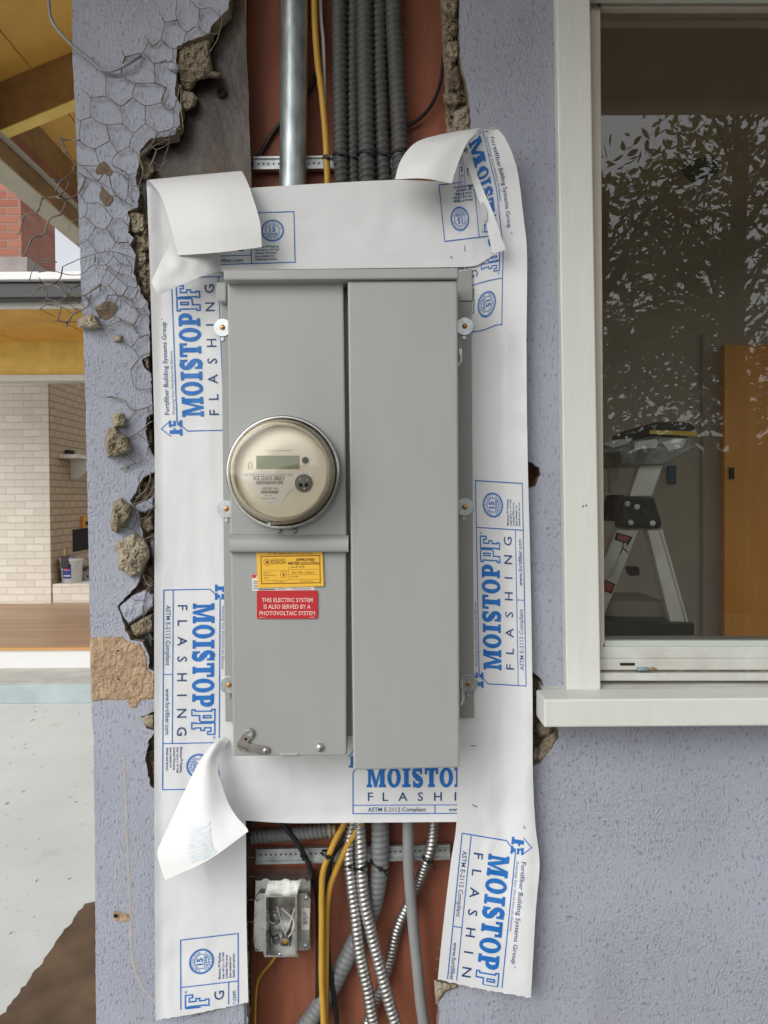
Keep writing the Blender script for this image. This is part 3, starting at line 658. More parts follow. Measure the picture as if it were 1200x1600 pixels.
# folding step ladder close behind the glass
LY = .34
lad = thing('step_ladder', (W(1010, 1000, LY).x, LY, 0), 'aluminium folding ladder with black hinge plates standing behind the window', 'ladder')
M_alu = mat('dull aluminium', (.78, .78, .74), .5, metal=0, var=.15, vscale=20)
M_blkp = mat('black plastic', (.02, .02, .022), .4)
T = lambda p: cv('T', p)
MB().prism(T([(380, 160), (600, 160), (640, 185), (655, 225), (610, 255), (360, 245), (370, 190)]), LY - .03, LY + .25).build('top_cap', M_blkp, lad, bevel=.006)
MB().prism(T([(350, 213), (640, 222), (662, 240), (640, 252), (350, 236)]), LY - .034, LY - .0305).build('warning_stripe', mat('yellow stripe', (.55, .38, .05), .5), lad)
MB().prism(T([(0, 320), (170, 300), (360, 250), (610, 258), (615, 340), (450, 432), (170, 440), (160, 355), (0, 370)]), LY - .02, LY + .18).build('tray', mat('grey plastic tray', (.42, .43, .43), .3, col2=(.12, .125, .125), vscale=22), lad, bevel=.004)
trb = MB()  # pale slabs, with the tray's light mottling, stand in for outdoor reflections
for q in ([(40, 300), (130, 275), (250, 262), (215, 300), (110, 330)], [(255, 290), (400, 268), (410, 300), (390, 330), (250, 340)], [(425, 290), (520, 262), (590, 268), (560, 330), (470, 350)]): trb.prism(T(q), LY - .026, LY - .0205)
trb.build('tray_reflections', mat('pale reflection patch', (.62, .64, .63), .2), lad, bevel=.003)
MB().prism(T([(290, 434), (440, 430), (365, 640), (220, 640)]), LY, LY + .03).build('rail', M_alu, lad, bevel=.003)
hp = MB().prism(T([(185, 640), (380, 640), (432, 800), (425, 846), (180, 846), (172, 700)]), LY - .014, LY + .05); hp.build('hinge_plate', M_blkp, lad, bevel=.006)
for x, y in ((268, 705), (228, 806), (368, 810), (207, 686)):
    q = T([(x, y)])[0]; MB().lathe(W(q[0], q[1], LY - .0142), [(.006, 0), (.005, .003), (.0005, .004)], 12).build('rivet', M_alu, lad)
MB().prism(T([(95, 628), (200, 628), (160, 800), (50, 795)]), LY + .30, LY + .34).build('hinge_plate', M_blkp, lad, bevel=.006)
MB().prism(T([(140, 850), (283, 850), (60, 1400), (-90, 1400)]), LY, LY + .03).build('rail', M_alu, lad, bevel=.003)
MB().prism(T([(335, 850), (420, 850), (640, 1640), (530, 1640)]), LY - .0005, LY + .03).build('rail', M_alu, lad, bevel=.003)
MB().prism(T([(415, 850), (432, 850), (652, 1640), (641, 1640)]), LY - .01, LY + .028).build('rail_lip', M_alu, lad, bevel=.001)
MB().prism(T([(80, 350), (180, 350), (130, 620), (100, 620)]), LY + .28, LY + .3).build('rail', M_alu, lad, bevel=.002)
MB().prism(T([(210, 1090), (285, 1090), (290, 1145), (225, 1150)]), LY + .28, LY + .31).build('foot_block', M_blkp, lad, bevel=.004)
MB().prism(T([(-40, 1440), (640, 1450), (640, 1530), (-40, 1535)]), LY - .02, LY + .24).build('platform', M_blkp, lad, bevel=.004)
MB().prism(T([(-40, 1310), (450, 1310), (480, 1438), (-40, 1438)]), LY + .06, LY + .22).build('step', mat('dull step', (.28, .25, .20), .6), lad, bevel=.003)
M_lred = mat('red warning label', (.42, .09, .07), .5)
for q in ([(140, 868), (240, 898), (215, 945), (122, 915)], [(62, 1170), (130, 1200), (105, 1262), (45, 1240)]):
    MB().prism(T(q), LY - .0012, LY - .0004).build('warning_label', M_dark, lad)
    cxq = sum(p[0] for p in q) / 4; cyq = sum(p[1] for p in q) / 4
    MB().prism(T([(cxq + (p[0] - cxq) * .72, cyq + (p[1] - cyq) * .72) for p in q]), LY - .0022, LY - .0013).build('warning_panel', M_lred, lad)
art = Art()
art.line([(0, 0), (9, 14), (22, 3)], 3); art.line([(9, 14), (14, 30)], 3); art.line([(20, 18), (31, 32)], 3)
mbt = MB(); o_ = T([(160, 1010)])[0]
art.onto(mbt, lambda u, v: W(o_[0] + u * .6 - v * .1, o_[1] - v * .75, LY - .001)); mbt.m = [0] * len(mbt.m); mbt.build('ladder_mark', M_dark, lad)
tx = Art()
for i, t in enumerate(('CAUTION', 'DO NOT STAND', 'AT OR ABOVE', 'THIS STEP')): tx.text(t, 0, -i * 6, h=4)
mbt = MB(); o_ = T([(75, 1165)])[0]; tx.onto(mbt, lambda u, v: W(o_[0] + u * .42 + -v * .9 * .55, o_[1] - u * .85 - v * -.25, LY - .001)); mbt.m = [0] * len(mbt.m); mbt.build('ladder_text', M_dark, lad)
# screw plug lying on the track
plug = MB().tube([W(996, 1045, -.006), W(1013, 1045, -.006)], .0030, 10).tube([W(1013, 1045, -.006), W(1019, 1044, -.006), W(1026, 1046, -.006)], .0016, 8, mi=1)
tag(plug.build('wall_plug', [mat('blue grey plug', (.22, .33, .36), .5), M_copper]), 'small blue grey screw plug lying on the window sill track', 'wall plug')

# ------------------------------------------------------------------ flashing sheets
def edge_lift(px, py): return 0
def mk_sheet(name, rows, Yf, arts, label, nu=40, extra=None, nv=48, rag=0, mats=None):
    R3 = [[Vector((p[0], p[1], 0)) for p in r] for r in rows]; n = len(R3); m = len(R3[0]); g = []
    for i in range(nu + 1):
        r = [cr([R3[k][j] for k in range(n)], i / nu * (n - 1)) for j in range(m)]; row = []
        for j in range(nv + 1):
            q = cr(r, j / nv * (m - 1))
            if rag and i == nu: q = q + Vector((0, rag * nz(q.x * .15, 5, 0) + rng.uniform(-.6, .6) * rag * .3, 0))
            row.append(q)
        g.append(row)
    mb = MB()
    mb.grid([[W(q.x, q.y, Yf(q.x, q.y)) for q in r] for r in g], 0); mb.grid([[W(q.x, q.y, Yf(q.x, q.y) + .0005) for q in r] for r in g], 3)
    for art, f in arts:
        def fn(u, v, f=f): x, y = f(u, v); return W(x, y, Yf(x, y) - .0007)
        art.onto(mb, fn)
    if extra: extra(mb)
    return tag(mb.build(name, [M_paper, M_ink, M_inkdark, M_paperback] + (mats or [])), label, 'flashing', 'white flashing sheets around the electrical panel')
def patch_rows(mb, rows, nu, nv, mi, th=.0006, wr=0):
    # curved flap through control points (px, py, Y)
    R3 = [[Vector(p) for p in r] for r in rows]; n = len(R3); m = len(R3[0]); g = []
    for i in range(nu + 1):
        r = [cr([R3[k][j] for k in range(n)], i / nu * (n - 1)) for j in range(m)]
        g.append([cr(r, j / nv * (m - 1)) for j in range(nv + 1)])
    G = [[W(q.x, q.y, q.z + wr * nz(q.x * .05, q.y * .05, 2)) for q in r] for r in g]
    mb.grid(G, mi); mb.grid([[p + Vector((0, th, 0)) for p in r] for r in G], mi)
    return R3

def crease(x, y, k): return .0034 * (abs(nz(x * .022 + k, y * .017, k)) - .25) + .0008 * nz(x * .07, y * .06, k + 3)
Y_BOT = lambda x, y: -.0070 + .5 * crease(x, y, 1) * sm((1185 - 1128) / 1 if y > 1190 else 0) + .0008 * nz(x * .02, y * .03, 1) - .003 * sm((y - 1270) / 22)
Y_LEFT = lambda x, y: -.0040 + .8 * crease(x, y, 9) * sm((345 - x) / 20) * sm((x - 228) / 10) - .0006 * sm((345 - x) / 20) + .0008 * nz(x * .03, y * .012, 2) - .005 * (1 - sm((x - 230) / 25)) - (.010 * sm((y - 1480) / 110)) + .002 * math.sin(y * .012) * (1 - sm((x - 230) / 50))
Y_RIGHT = lambda x, y: -.0100 + 1.1 * crease(x, y, 13) * sm((x - 745) / 20) - .0006 * sm((x - 745) / 20) + .0012 * nz(x * .02, y * .011, 3) - (.014 + .006 * math.sin(y * .011 + 1)) * sm((x - 780) / 50) - .016 * sm((y - 1290) / 160) * (.4 + .6 * sm((x - 700) / 130)) - .003 * sm((330 - y) / 60)
Y_TOP = lambda x, y: -.0190 + .8 * crease(x, y, 5) * sm((408 - y) / 20) + .0010 * nz(x * .02, y * .03, 7) - .010 * sm((x - 700) / 60) * sm((400 - y) / 100)

M_ghost = mat('print showing through', (.70, .755, .79), .5)
def ghost(mb):
    R = [[(283, 1267, -.060), (318, 1256, -.072), (349, 1246, -.058)], [(253, 1313, -.064), (315, 1302, -.088), (368, 1274, -.076)], [(246, 1336, -.070), (314, 1326, -.096), (384, 1292, -.088)], [(258, 1375, -.080), (325, 1344, -.102), (388, 1299, -.092)]]
    R3 = [[Vector(p) for p in r] for r in R]; a = LABEL.clip(umin=21, umax=186, vmin=40, vmax=86)
    def fn(u, v):
        t = max(0, min(2.95, .25 + (u + 8) / 75)); w = max(0, min(2, .25 + (v - 20) / 60)); q = cr([cr(R3[k], w) for k in range(4)], t)
        return W(q.x, q.y, q.z + .001 * nz(q.x * .05, q.y * .05, 2) - .0014)
    b = len(mb.m); a.clip(grid=9).onto(mb, fn)
    for i in range(b, len(mb.m)): mb.m[i] = 4
mk_sheet('flashing_sheet', [[(343, 1153), (450, 1150), (560, 1140), (742, 1140)], [(345, 1215), (450, 1215), (560, 1215), (738, 1215)], [(383, 1282), (450, 1286), (560, 1285.5), (735, 1284)]], Y_BOT,
         [(LABEL.clip(umax=190, grid=9), aff((551.5, 1271.5), (.97, -.004), (0, -.90)))],
         'bottom white flashing strip under the panel, its left end curling forward', mats=[M_ghost],
         extra=lambda mb: (patch_rows(mb, [[(343, 1153, -.0085), (349, 1152.5, -.0085), (358, 1156, -.0085)], [(327, 1168, -.028), (337, 1164, -.034), (350, 1169, -.026)], [(307, 1198, -.050), (324, 1195, -.050), (338, 1191, -.040)], [(274, 1267, -.060), (316, 1256, -.074), (353, 1246, -.058)],
                                   [(253, 1313, -.064), (315, 1302, -.088), (368, 1274, -.076)], [(246, 1336, -.070), (314, 1326, -.096), (384, 1292, -.088)], [(258, 1375, -.080), (325, 1344, -.102), (388, 1299, -.092)]], 36, 20, 3, wr=.001), ghost(mb)))
def staples(mb):
    for x, y, dx, dy in ((735, 1165, 9, .5), (738, 1257, 8, 4), (818, 1291, 3, 4)):
        mb.tube([W(x, y, Y_RIGHT(x, y) - .001), W(x + dx, y + dy, Y_RIGHT(x + dx, y + dy) - .001)], .0006, 5, mi=2)
mk_sheet('flashing_sheet', [[(229, 283), (300, 283), (375, 283)], [(235, 450), (300, 450), (372, 450)], [(241.5, 700), (300, 700), (374, 700)], [(241, 950), (300, 950), (376, 950)], [(241, 1150), (310, 1150), (378, 1150)], [(241, 1290), (310, 1290), (384, 1290)], [(242, 1440), (312, 1440), (385, 1432)], [(243, 1594), (315, 1582), (388, 1566)]],
         Y_LEFT, [(LABEL.clip(umax=256, grid=9), aff((365, 672), (-.039, -1.0), (-1.0, .02))), (LABEL.clip(grid=9), aff((255.8, 922), (-.006, 1.0), (1.0, -.02))), (LABEL.clip(umin=206, grid=9), aff((372.8, 1780), (-.003, -1.03), (-1.02, .118)))],
         'left white flashing strip with blue print, its top folded forward over itself', nu=90, rag=2.0,
         extra=lambda mb: patch_rows(mb, [[(229, 292, -.009), (300, 290, -.008), (373, 287, -.008)], [(230, 281, -.022), (300, 274, -.026), (376, 267, -.028)], [(238, 288, -.042), (310, 282, -.050), (384, 279, -.050)], [(253, 310, -.055), (322, 303, -.064), (392, 299, -.064)], [(267, 354, -.060), (336, 348, -.073), (406, 346, -.072)], [(278, 399, -.058), (345, 394, -.068), (409, 386, -.068)]], 30, 16, 3))

# right strip: straight part, and the top that curls over
def right_extra(mb):
    C320 = [(706, 530), (752, 525), (784, 515.5), (822.5, 534)]
    RO = [(320, C320), (245, [(705, 462), (752, 447), (785, 440), (823.5, 440)]), (190, [(705, 415), (752, 400), (786, 392), (823, 384)]), (171, [(704, 392), (750, 372), (783, 360), (819, 348)]), (100, [(700, 322), (746, 304), (775, 292), (811, 282)]),
          (60, [(708, 292), (744, 272), (767, 259), (804, 250)]), (26, [(712, 254), (733, 229), (757, 214), (790, 217)]), (8, [(710, 248), (728, 222), (751, 204), (778, 202)])]
    DY = {320: [Y_RIGHT(*p) for p in C320], 245: (-.0115, -.013, -.017, -.028), 190: (-.012, -.016, -.022, -.034), 171: (-.013, -.018, -.025, -.037), 100: (-.016, -.026, -.034, -.048), 60: (-.018, -.032, -.042, -.055), 26: (-.024, -.040, -.050, -.058), 8: (-.034, -.044, -.054, -.058)}
    R3 = [[Vector((p[0], p[1], DY[u][j])) for j, p in enumerate(r)] for u, r in RO]
    us = [u for u, _ in RO]; vsn = [-15, 45, 88, 128]
    def at(u, v):
        for i in range(len(us) - 1):
            if us[i] >= u >= us[i + 1]: t = i + (us[i] - u) / (us[i] - us[i + 1]); break
        else: t = 0 if u > us[0] else len(us) - 1
        for j in range(3):
            if vsn[j] <= v <= vsn[j + 1]: w = j + (v - vsn[j]) / (vsn[j + 1] - vsn[j]); break
        else: w = 0 if v < vsn[0] else 3
        return cr([cr([R3[k][j] for k in range(len(us))], t) for j in range(4)], w)
    g = [[at(lerp(320, 8, i / 50), lerp(-15, 128, j / 24)) for j in range(25)] for i in range(51)]
    mb.grid([[W(*q) for q in r] for r in g], 0); mb.grid([[W(q.x, q.y, q.z + .0005) for q in r] for r in g], 3)
    def fn(u, v): q = at(u, v); return W(q.x, q.y, q.z - .0006)
    LABEL.clip(umin=12, umax=318, vmin=-14, grid=7).onto(mb, fn)
    # front of the curl: the blank back of the sheet
    patch_rows(mb, [[(776, 203, -.057), (770, 199, -.060), (764, 200, -.060)], [(757, 199.5, -.062), (754, 200, -.066), (750, 203, -.066)], [(709, 206, -.066), (728, 206.5, -.082), (743, 209, -.080)], [(662, 217, -.068), (700, 220, -.092), (731, 221, -.090)], [(641, 230, -.070), (685, 236, -.096), (722, 240, -.094)], [(625, 253, -.072), (668, 259, -.098), (712.5, 264, -.096)], [(617, 280, -.072), (664, 279, -.096), (706, 287, -.094)]], 40, 16, 3)
    staples(mb)
mk_sheet('flashing_sheet', [[(706, 530), (752, 525), (784, 515.5), (822.5, 534)], [(708, 690), (750, 690), (785, 690), (824, 690)], [(710, 900), (752, 900), (788, 900), (829, 900)], [(713, 1080), (755, 1080), (792, 1080), (832, 1080)], [(715, 1204), (755, 1204), (794, 1204), (832.5, 1204)], [(713, 1288), (755, 1288), (796, 1288), (836.5, 1288)], [(704, 1350), (752, 1350), (798, 1350), (843, 1350)], [(692.5, 1447), (742, 1439), (790, 1432), (837, 1425)], [(684, 1530), (733, 1541.5), (782, 1551), (829.5, 1559)]],
         Y_RIGHT, [(LABEL.clip(grid=9), aff((822, 1072), (-.019, -1.015), (-.83, -.05))), (LABEL.clip(umax=207, grid=9), aff((722, 1302), (-.11, 1.10), (.965, .16)))],
         'right white flashing strip with blue print, top curled over and lower end hanging loose', nu=100, extra=right_extra, rag=2.5)
def top_extra(mb):
    patch_rows(mb, [[(236, 440, -.064), (270, 381, -.050), (318, 380, -.034), (344, 380, -.021)], [(241, 450, -.066), (285, 410, -.058), (325, 404, -.042), (344, 405, -.022)], [(247, 461, -.064), (302, 437, -.056), (330, 427, -.040), (346, 424, -.021)]], 16, 30, 3, wr=.003)
    # narrow folded sliver at the right end
    patch_rows(mb, [[(725, 239, -.040), (737, 252, -.046)], [(740, 290, -.050), (756, 299, -.056)], [(756, 336, -.054), (772, 336, -.060)], [(770, 397, -.050), (790, 390, -.054)]], 24, 5, 0)
    rx = MB()
    el = [(756 + 4.5 * math.cos(t) + 6 * math.sin(t) * .35, 331 + 15 * math.sin(t)) for t in [2 * math.pi * i / 24 for i in range(24)]]
    mb.add([W(x, y, -.0592) for x, y in el], [tuple(range(24))], 4)
    for x, y, dx, dy in ((726, 384, .5, 8), (704, 400, 2, 4)): mb.tube([W(x, y, Y_TOP(x, y) - .001), W(x + dx, y + dy, Y_TOP(x + dx, y + dy) - .001)], .0006, 5, mi=2)
top_rows = [[(336, 298), (336, 360), (336, 426)], [(385, 294), (385, 360), (385, 421.5)], [(500, 287), (500, 350), (500, 420)], [(617, 281), (617, 350), (617, 418.5)], [(695, 282), (700, 350), (705, 417.5)], [(722, 262), (730, 340), (738, 416)], [(728, 246), (741, 325), (752, 411)], [(733, 249), (752, 325), (772, 398)]]
topo = mk_sheet('flashing_sheet', top_rows, Y_TOP,
         [(LABEL.clip(umin=182, grid=9), aff((166.4, 419), (.944, -.03), (-.02, -.9))), (LABEL.clip(umin=200, vmax=91, grid=9), aff((920, 261), (-.75, .09), (.1, 1.0)))],
         'top white flashing strip lying over the panel hood with a round stamp at each end', nu=60, extra=top_extra)
topo.data.materials.append(mat('grey glue spot', (.55, .56, .55), .3))
# loose staples on the left and bottom strips
st = MB()
for x, y, dx, dy in ((360, 1157, 5, 0), (362, 1194, 9, .5), (362, 1232, 0, 9), (364, 1264, 1, 6)):
    st.tube([W(x, y, -.0095), W(x + dx, y + dy, -.0095)], .0006, 5)

# ------------------------------------------------------------------ electrical panel
panel = thing('electrical_panel', W(545, 1200, -.02), 'tall grey steel electrical panel with two covers, hood and round meter socket', 'electrical panel')
MB().prism([(345, 424), (736, 424), (741, 1122), (352, 1128)], -.0155, -.0130).build('flange', M_greyd, panel, bevel=.0008, seg=1)
MB().prism([(337, 440), (354, 440), (354, 471), (342, 471), (337, 466)], -.034, -.0157).build('side_tab', M_grey, panel, bevel=.003)
MB().prism([(717, 424), (738, 420), (738.5, 470), (718, 470)], -.0185, -.0157).build('side_tab', M_greyd, panel, bevel=.0008, seg=1)
MB().prism([(362, 438), (708, 438), (712, 1150), (368, 1150)], -.074, -.0157).build('enclosure', M_greyd, panel)
MB().prism([(349, 421), (716, 418), (716.5, 435), (350, 437.5)], -.122, -.020).build('hood', M_grey, panel, bevel=.0022)
MB().prism([(355, 439), (536.5, 439), (542, 837.5), (360, 837.5)], -.100, -.058).build('meter_cover', M_grey, panel, bevel=.0025)
MB().prism([(360.5, 862.5), (541, 862.5), (541.5, 1181), (364, 1182)], -.100, -.058).build('lower_cover', M_grey, panel, bevel=.0025)
bd = MB()
pb0 = [(836, -.1005), (838.5, -.1045), (842, -.110), (846, -.112), (858, -.1125), (862.5, -.1115), (863.2, -.100)]
bd.grid([[W(x, y, Yv) for x in (359, 366, 452, 538, 544.5)] for y, Yv in pb0], 0, True)
for k, x in enumerate((359, 544.5)):
    pts = [W(x, y, Yv) for y, Yv in pb0]; bk = [Vector((p.x, -.085, p.z)) for p in pts]
    bd.grid([pts, bk], 0, False)
bk = [Vector((W(x, 863.2, -.1).x, -.085, W(x, 863.2, -.1).z)) for x in (359, 544.5)]
bd.add([W(359, 863.2, -.1), W(544.5, 863.2, -.1)] + bk[::-1], [(0, 1, 2, 3)])
bd.build('cover_lip', M_grey, panel)
MB().prism([(543.2, 438.5), (715.2, 438), (718.3, 1200), (552, 1204)], -.115, -.062).build('door', M_grey, panel, bevel=.003)
MB().prism([(572, 437.6), (714, 436.6), (714, 437.6), (572, 438.4)], -.110, -.07).build('door_gap_shade', M_dark, panel)  # black bar paints in the shade under the hood
# mounting washers with brass screws
for (x, y) in ((726, 510), (726, 792), (732, 1068), (348, 512), (354, 795), (358, 1070)):
    c = W(x, y, -.0157); mb = MB().lathe(c, [(.0146, -.0002), (.0146, .0014), (.0140, .0018), (.0040, .0018), (.0040, .0012)], 30, 0, False)
    wsh = mb.build('mounting_washer', M_zinc, panel)
    c2 = c + Vector((0, -.0016, 0))
    MB().lathe(c2, [(.0042, 0), (.0042, .0012), (.0030, .0022), (.0003, .0024)], 14).build('screw', M_copper, wsh)
    MB().rect(x - 1.6, y - .3, x + 1.6, y + .3, -.0212, -.0185).build('screw_slot', M_dark, wsh)
    MB().rect(x - 3, y + 15, x + 1.5, y + 20, -.018, -.0157).build('washer_tab', M_zinc, wsh)
# snap latches on the right side of the door
for (x, y0, y1) in ((716.5, 522, 572), (720.5, 1052, 1102)):
    mb = MB().tube([W(x + 1, y0, -.050), W(x + 1.5, lerp(y0, y1, .5), -.054), W(x + 2.5, y1 - 8, -.060), W(x - 2, y1, -.066)], .0011, 6)
    mb.tube([W(x + 4, lerp(y0, y1, .45), -.050), W(x + 4.5, y1 - 6, -.056), W(x - 1, y1, -.066)], .0011, 6)
    mb.rect(x + 1, lerp(y0, y1, .45), x + 5, y1 - 7, -.057, -.0555)
    mb.build('snap_latch', M_zinc, panel)
# corner lock lever
M_nick = mat('dull nickel', (.36, .33, .30), .4, metal=.8, var=.2, vscale=60)
Vv = lambda p: cv('V', p)
MB().prism(Vv([(113, 440), (150, 392), (168, 386), (184, 394), (189, 410), (184, 424), (162, 445), (170, 454), (240, 466), (254, 476), (256, 490), (246, 500), (228, 500), (152, 486), (120, 480), (108, 466)]), -.1045, -.1002).build('lock_lever', M_nick, panel, bevel=.0008)
q = Vv([(166, 406)])[0]; MB().lathe(W(q[0], q[1], -.1046), [(.0055, .0002), (.0052, .0010), (.0042, .0012), (.0038, .0004), (.0003, .0003)], 20).build('lever_hole', M_greyd, panel)
for (zx, zy, r, m) in ((236, 482, .0042, M_zinc), (150, 432, .0020, M_dark)):
    q = Vv([(zx, zy)])[0]; MB().lathe(W(q[0], q[1], -.1046), [(r, 0), (r * .9, .0014), (r * .1, .002)], 14).build('rivet', m, panel)
MB().prism(Vv([(105, 466), (112, 464), (155, 480), (152, 489)]), -.109, -.1046).build('lever_edge', M_nick, panel, bevel=.0006)
q = Vv([(474, 467)])[0]; MB().lathe(W(q[0], q[1], -.1001), [(.0066, 0), (.0066, .0012), (.0060, .0034), (.0036, .0052), (.0003, .0056)], 20).build('cover_screw', M_zinc, panel)
MB().rect(437.5, 1177.5, 465.5, 1182.5, -.1018, -.098).build('hasp', M_zinc, panel, bevel=.0006)
# stickers
def card(poly, Y0, Y1, m, name, art=None, mats=None, fn=None, label=None):
    mb = MB().prism(poly, Y0, Y1)
    if art: art.onto(mb, fn)
    o = mb.build(name, [m] + (mats or []), panel)
    if label: o['label'] = label
    return o
def rrect(x0, y0, x1, y1, r):
    P = []
    for cx, cy, a in ((x1 - r, y0 + r, -90), (x1 - r, y1 - r, 0), (x0 + r, y1 - r, 90), (x0 + r, y0 + r, 180)):
        P += [(cx + r * math.cos(rad(a + t)), cy + r * math.sin(rad(a + t))) for t in (0, 30, 60, 90)]
    return P
A = Art()
A.text('THIS ELECTRIC SYSTEM', 448.5, -940.6, h=6.4, align='C', bold=.012); A.text('IS ALSO SERVED BY A', 448.5, -951, h=6.4, align='C', bold=.012); A.text('PHOTOVOLTAIC SYSTEM', 448.5, -961.2, h=6.4, align='C', bold=.012)
def squeeze(a, x0, x1):
    xs = [p[0] for p in a.v]; lo, hi = min(xs), max(xs); a.v = [(x0 + (x - lo) / (hi - lo) * (x1 - x0), y) for x, y in a.v]; return a
squeeze(A, 405.5, 492)
A.line([(405, -964.6), (415, -964.6)], .5); A.line([(484, -964.6), (491, -964.6)], .5)
card(rrect(401.3, 922.8, 496.4, 966.8, 2.2), -.1022, -.1002, M_red, 'warning_placard', A, [M_redtext], lambda u, v: W(u, -v, -.1026), 'red placard with pale capital lettering')
A = Art()
for i, (w0, w1) in enumerate(((396, 403), (396, 402), (396, 403), (396, 402.5))): A.line([(w0, -908.5 - i * 3.6), (w1, -908.5 - i * 3.6)], 1.1)
A.line([(404, -921), (430, -921)], 1.2); A.line([(434, -920.5), (446, -920.5)], .8); A.line([(456, -920.3), (486, -920.3)], .9)
A.line([(393.8, -900.5), (404, -900.5)], 5.4, ink=2); A.put(shape2d([[(399, -903), (405, -903), (402, -898.5)]]), 0, 0, ink=3)
A2 = Art(); A2.v, A2.f, A2.i = A.v, A.f, A.i
card([(393.6, 897.6), (491, 899), (491.3, 922), (394.2, 923.2)], -.1008, -.1002, M_sticker, 'warning_sticker', A, [M_dark, M_stickred, M_sticker], lambda u, v: W(u, -v, -.1011), 'white sticker with a red corner, mostly covered')
A = Art()
A.line([(407.5, -869.5), (499.5, -868), (500.2, -910.5), (408.5, -912)], 1.3, closed=True)
A.text('EDISON', 424, -881.5, 446, 6.2, bold=.01); A.text('SOUTHERN CALIFORNIA', 424, -875, 446, 2, ink=1)
A.text('APPROVED', 477, -876.6, h=4.2, bold=.04, align='C'); A.text('METER LOCATION', 475, -882.2, h=4.2, bold=.04, align='C')
A.line([(411, -892), (450, -891.5)], .4); A.line([(411, -907), (450, -906.5)], .4); A.line([(452, -890), (497, -889.5)], .4); A.line([(452, -898), (497, -897.5)], .4); A.line([(452, -905.5), (497, -905)], .4); A.line([(450.5, -886), (450.5, -906.5)], .4)
for i, t in enumerate(('JOB NO.', 'METER HEIGHT', 'VOLTS')): A.text(t, 412, -896 - i * 4, h=2.0)
A.text('Date', 454, -887.5, h=2.4); A.text('6-4-20', 462, -887, h=3.6, shear=.3); A.text('Del. Mtr. Cables', 456, -896, h=3.6, shear=.3); A.text('PLANNER', 454, -902, h=2.0); A.text('Service Planner', 428, -910, h=2); A.text('Phone of Planner', 470, -909, h=2)
A.text('TO BE ADJACENT TO SYSTEM', 418, -866.5, 488, 3.0)
A.put(shape2d([arcpts(443, -898, 5, 5, 0, 345, 23), arcpts(443, -898, 4.4, 4.4, 0, 345, 23)])); A.put(shape2d([arcpts(443, -898, 2, 2, 0, 330, 11)]))
A.put(shape2d([arcpts(417.5, -878.5, 5.6, 5.6, 0, 345, 23), arcpts(417.5, -878.5, 4.9, 4.9, 0, 345, 23)])); A.put(shape2d([[(415, -880.6), (419.6, -880.6), (420, -876), (415.6, -876)]]))
card([(400.6, 863.6), (503.8, 862.4), (506, 915.6), (402.8, 918.6)], -.1035, -.1012, M_ytag, 'location_tag', A, [M_ytagl], lambda u, v: W(u, -v, -.1039), 'yellow card with brown print')

# ------------------------------------------------------------------ electric meter
mc = W(444.5, 738.5, -.1002)
meter = thing('electric_meter', mc, 'round electric meter under a clear dome plugged into the grey panel', 'electric meter')
M_ring = mat('meter ring steel', (.62, .62, .60), .25, metal=1, var=.1, vscale=20)
MB().lathe(mc, [(.0800, .0), (.0838, .0005), (.0846, .004), (.0836, .009), (.0815, .0105), (.0822, .013), (.0838, .0155), (.0836, .019), (.0812, .021), (.0790, .020), (.0785, .002)], 80).build('sealing_ring', M_ring, meter)
rl = MB(); rl.rect(418, 814, 438, 819.5, -.124, -.119); rl.rect(420, 816, 424, 822, -.126, -.119); rl.build('ring_clasp', M_ring, meter, bevel=.0008)
for x in (436, 460): MB().lathe(W(x, 829.5, -.1003), [(.0040, 0), (.0040, .002), (.002, .005), (.0003, .006)], 12).build('seal_screw', M_zinc, meter)
M_cup = mat('tan meter base', (.84, .74, .58), .5, var=.1, vscale=12)
MB().lathe(mc, [(.0775, .002), (.0765, .022), (.0690, .026), (.0685, .036), (.0600, .0365)], 64).build('base_cup', M_cup, meter)
M_face = mat('cream meter face', (.94, .88, .75), .55)
FY = -.1002 - .0385
fc = MB().lathe(mc, [(.0660, .034), (.0665, .0380), (.0655, .0385), (.0003, .0385)], 64)
ins = MB().lathe(mc, [(.0715, .030), (.0712, .050), (.0665, .0505), (.0665, .0385)], 64); ins.build('inner_rim', mat('translucent tan rim', (.91, .84, .70), .4), meter)
fc.build('face_plate', M_face, meter)
FP = lambda pts: [(p[0], p[1]) for p in cv('U', pts)]
A = Art(); L0, L1 = FY - .0012, FY - .0004
lab = FP([(205, 432), (715, 432), (718, 455), (605, 515), (530, 580), (490, 650), (475, 675), (400, 660), (330, 620), (270, 560), (230, 500)])
M_plate = mat('pale meter label', (.90, .87, .82), .5)
mb = MB().prism(lab, L0, L1)
def ftext(t, x0, x1, y, h, **k): p = FP([(x0, y)])[0]; A.text(t, p[0], -p[1], FP([(x1, y)])[0][0], h, **k)
ftext('SCE 222013-286311', 292, 508, 490, 6.2, bold=.015)
ftext('METER TYPE CL200 240V 3W', 225, 570, 458, 2.2)
for (x0, x1, y, h) in ((312, 492, 507, 2.6), (345, 465, 573, 2.2)):
    p0 = FP([(x0, y)])[0]; p1 = FP([(x1, y)])[0]; x = p0[0]; rb = random.Random(3)
    while x < p1[0]:
        w = rb.choice((.5, .8, 1.2)); A.line([(x + w / 2, -p0[1] - h), (x + w / 2, -p0[1] + h)], w * .8); x += w + rb.choice((.5, .8))
for (x0, x1, y) in ((358, 462, 555), (375, 420, 600), (350, 450, 620), (400, 425, 650)):
    p0 = FP([(x0, y)])[0]; A.text('002 003 102' if y == 555 else 'Made in USA', p0[0], -p0[1], FP([(x1, y)])[0][0], 3.4 if y == 555 else 1.8)
A.onto(mb, lambda u, v: W(u, -v, L0 - .0004)); mb.build('serial_label', [M_plate, mat('grey print', (.16, .14, .12), .6)], meter)
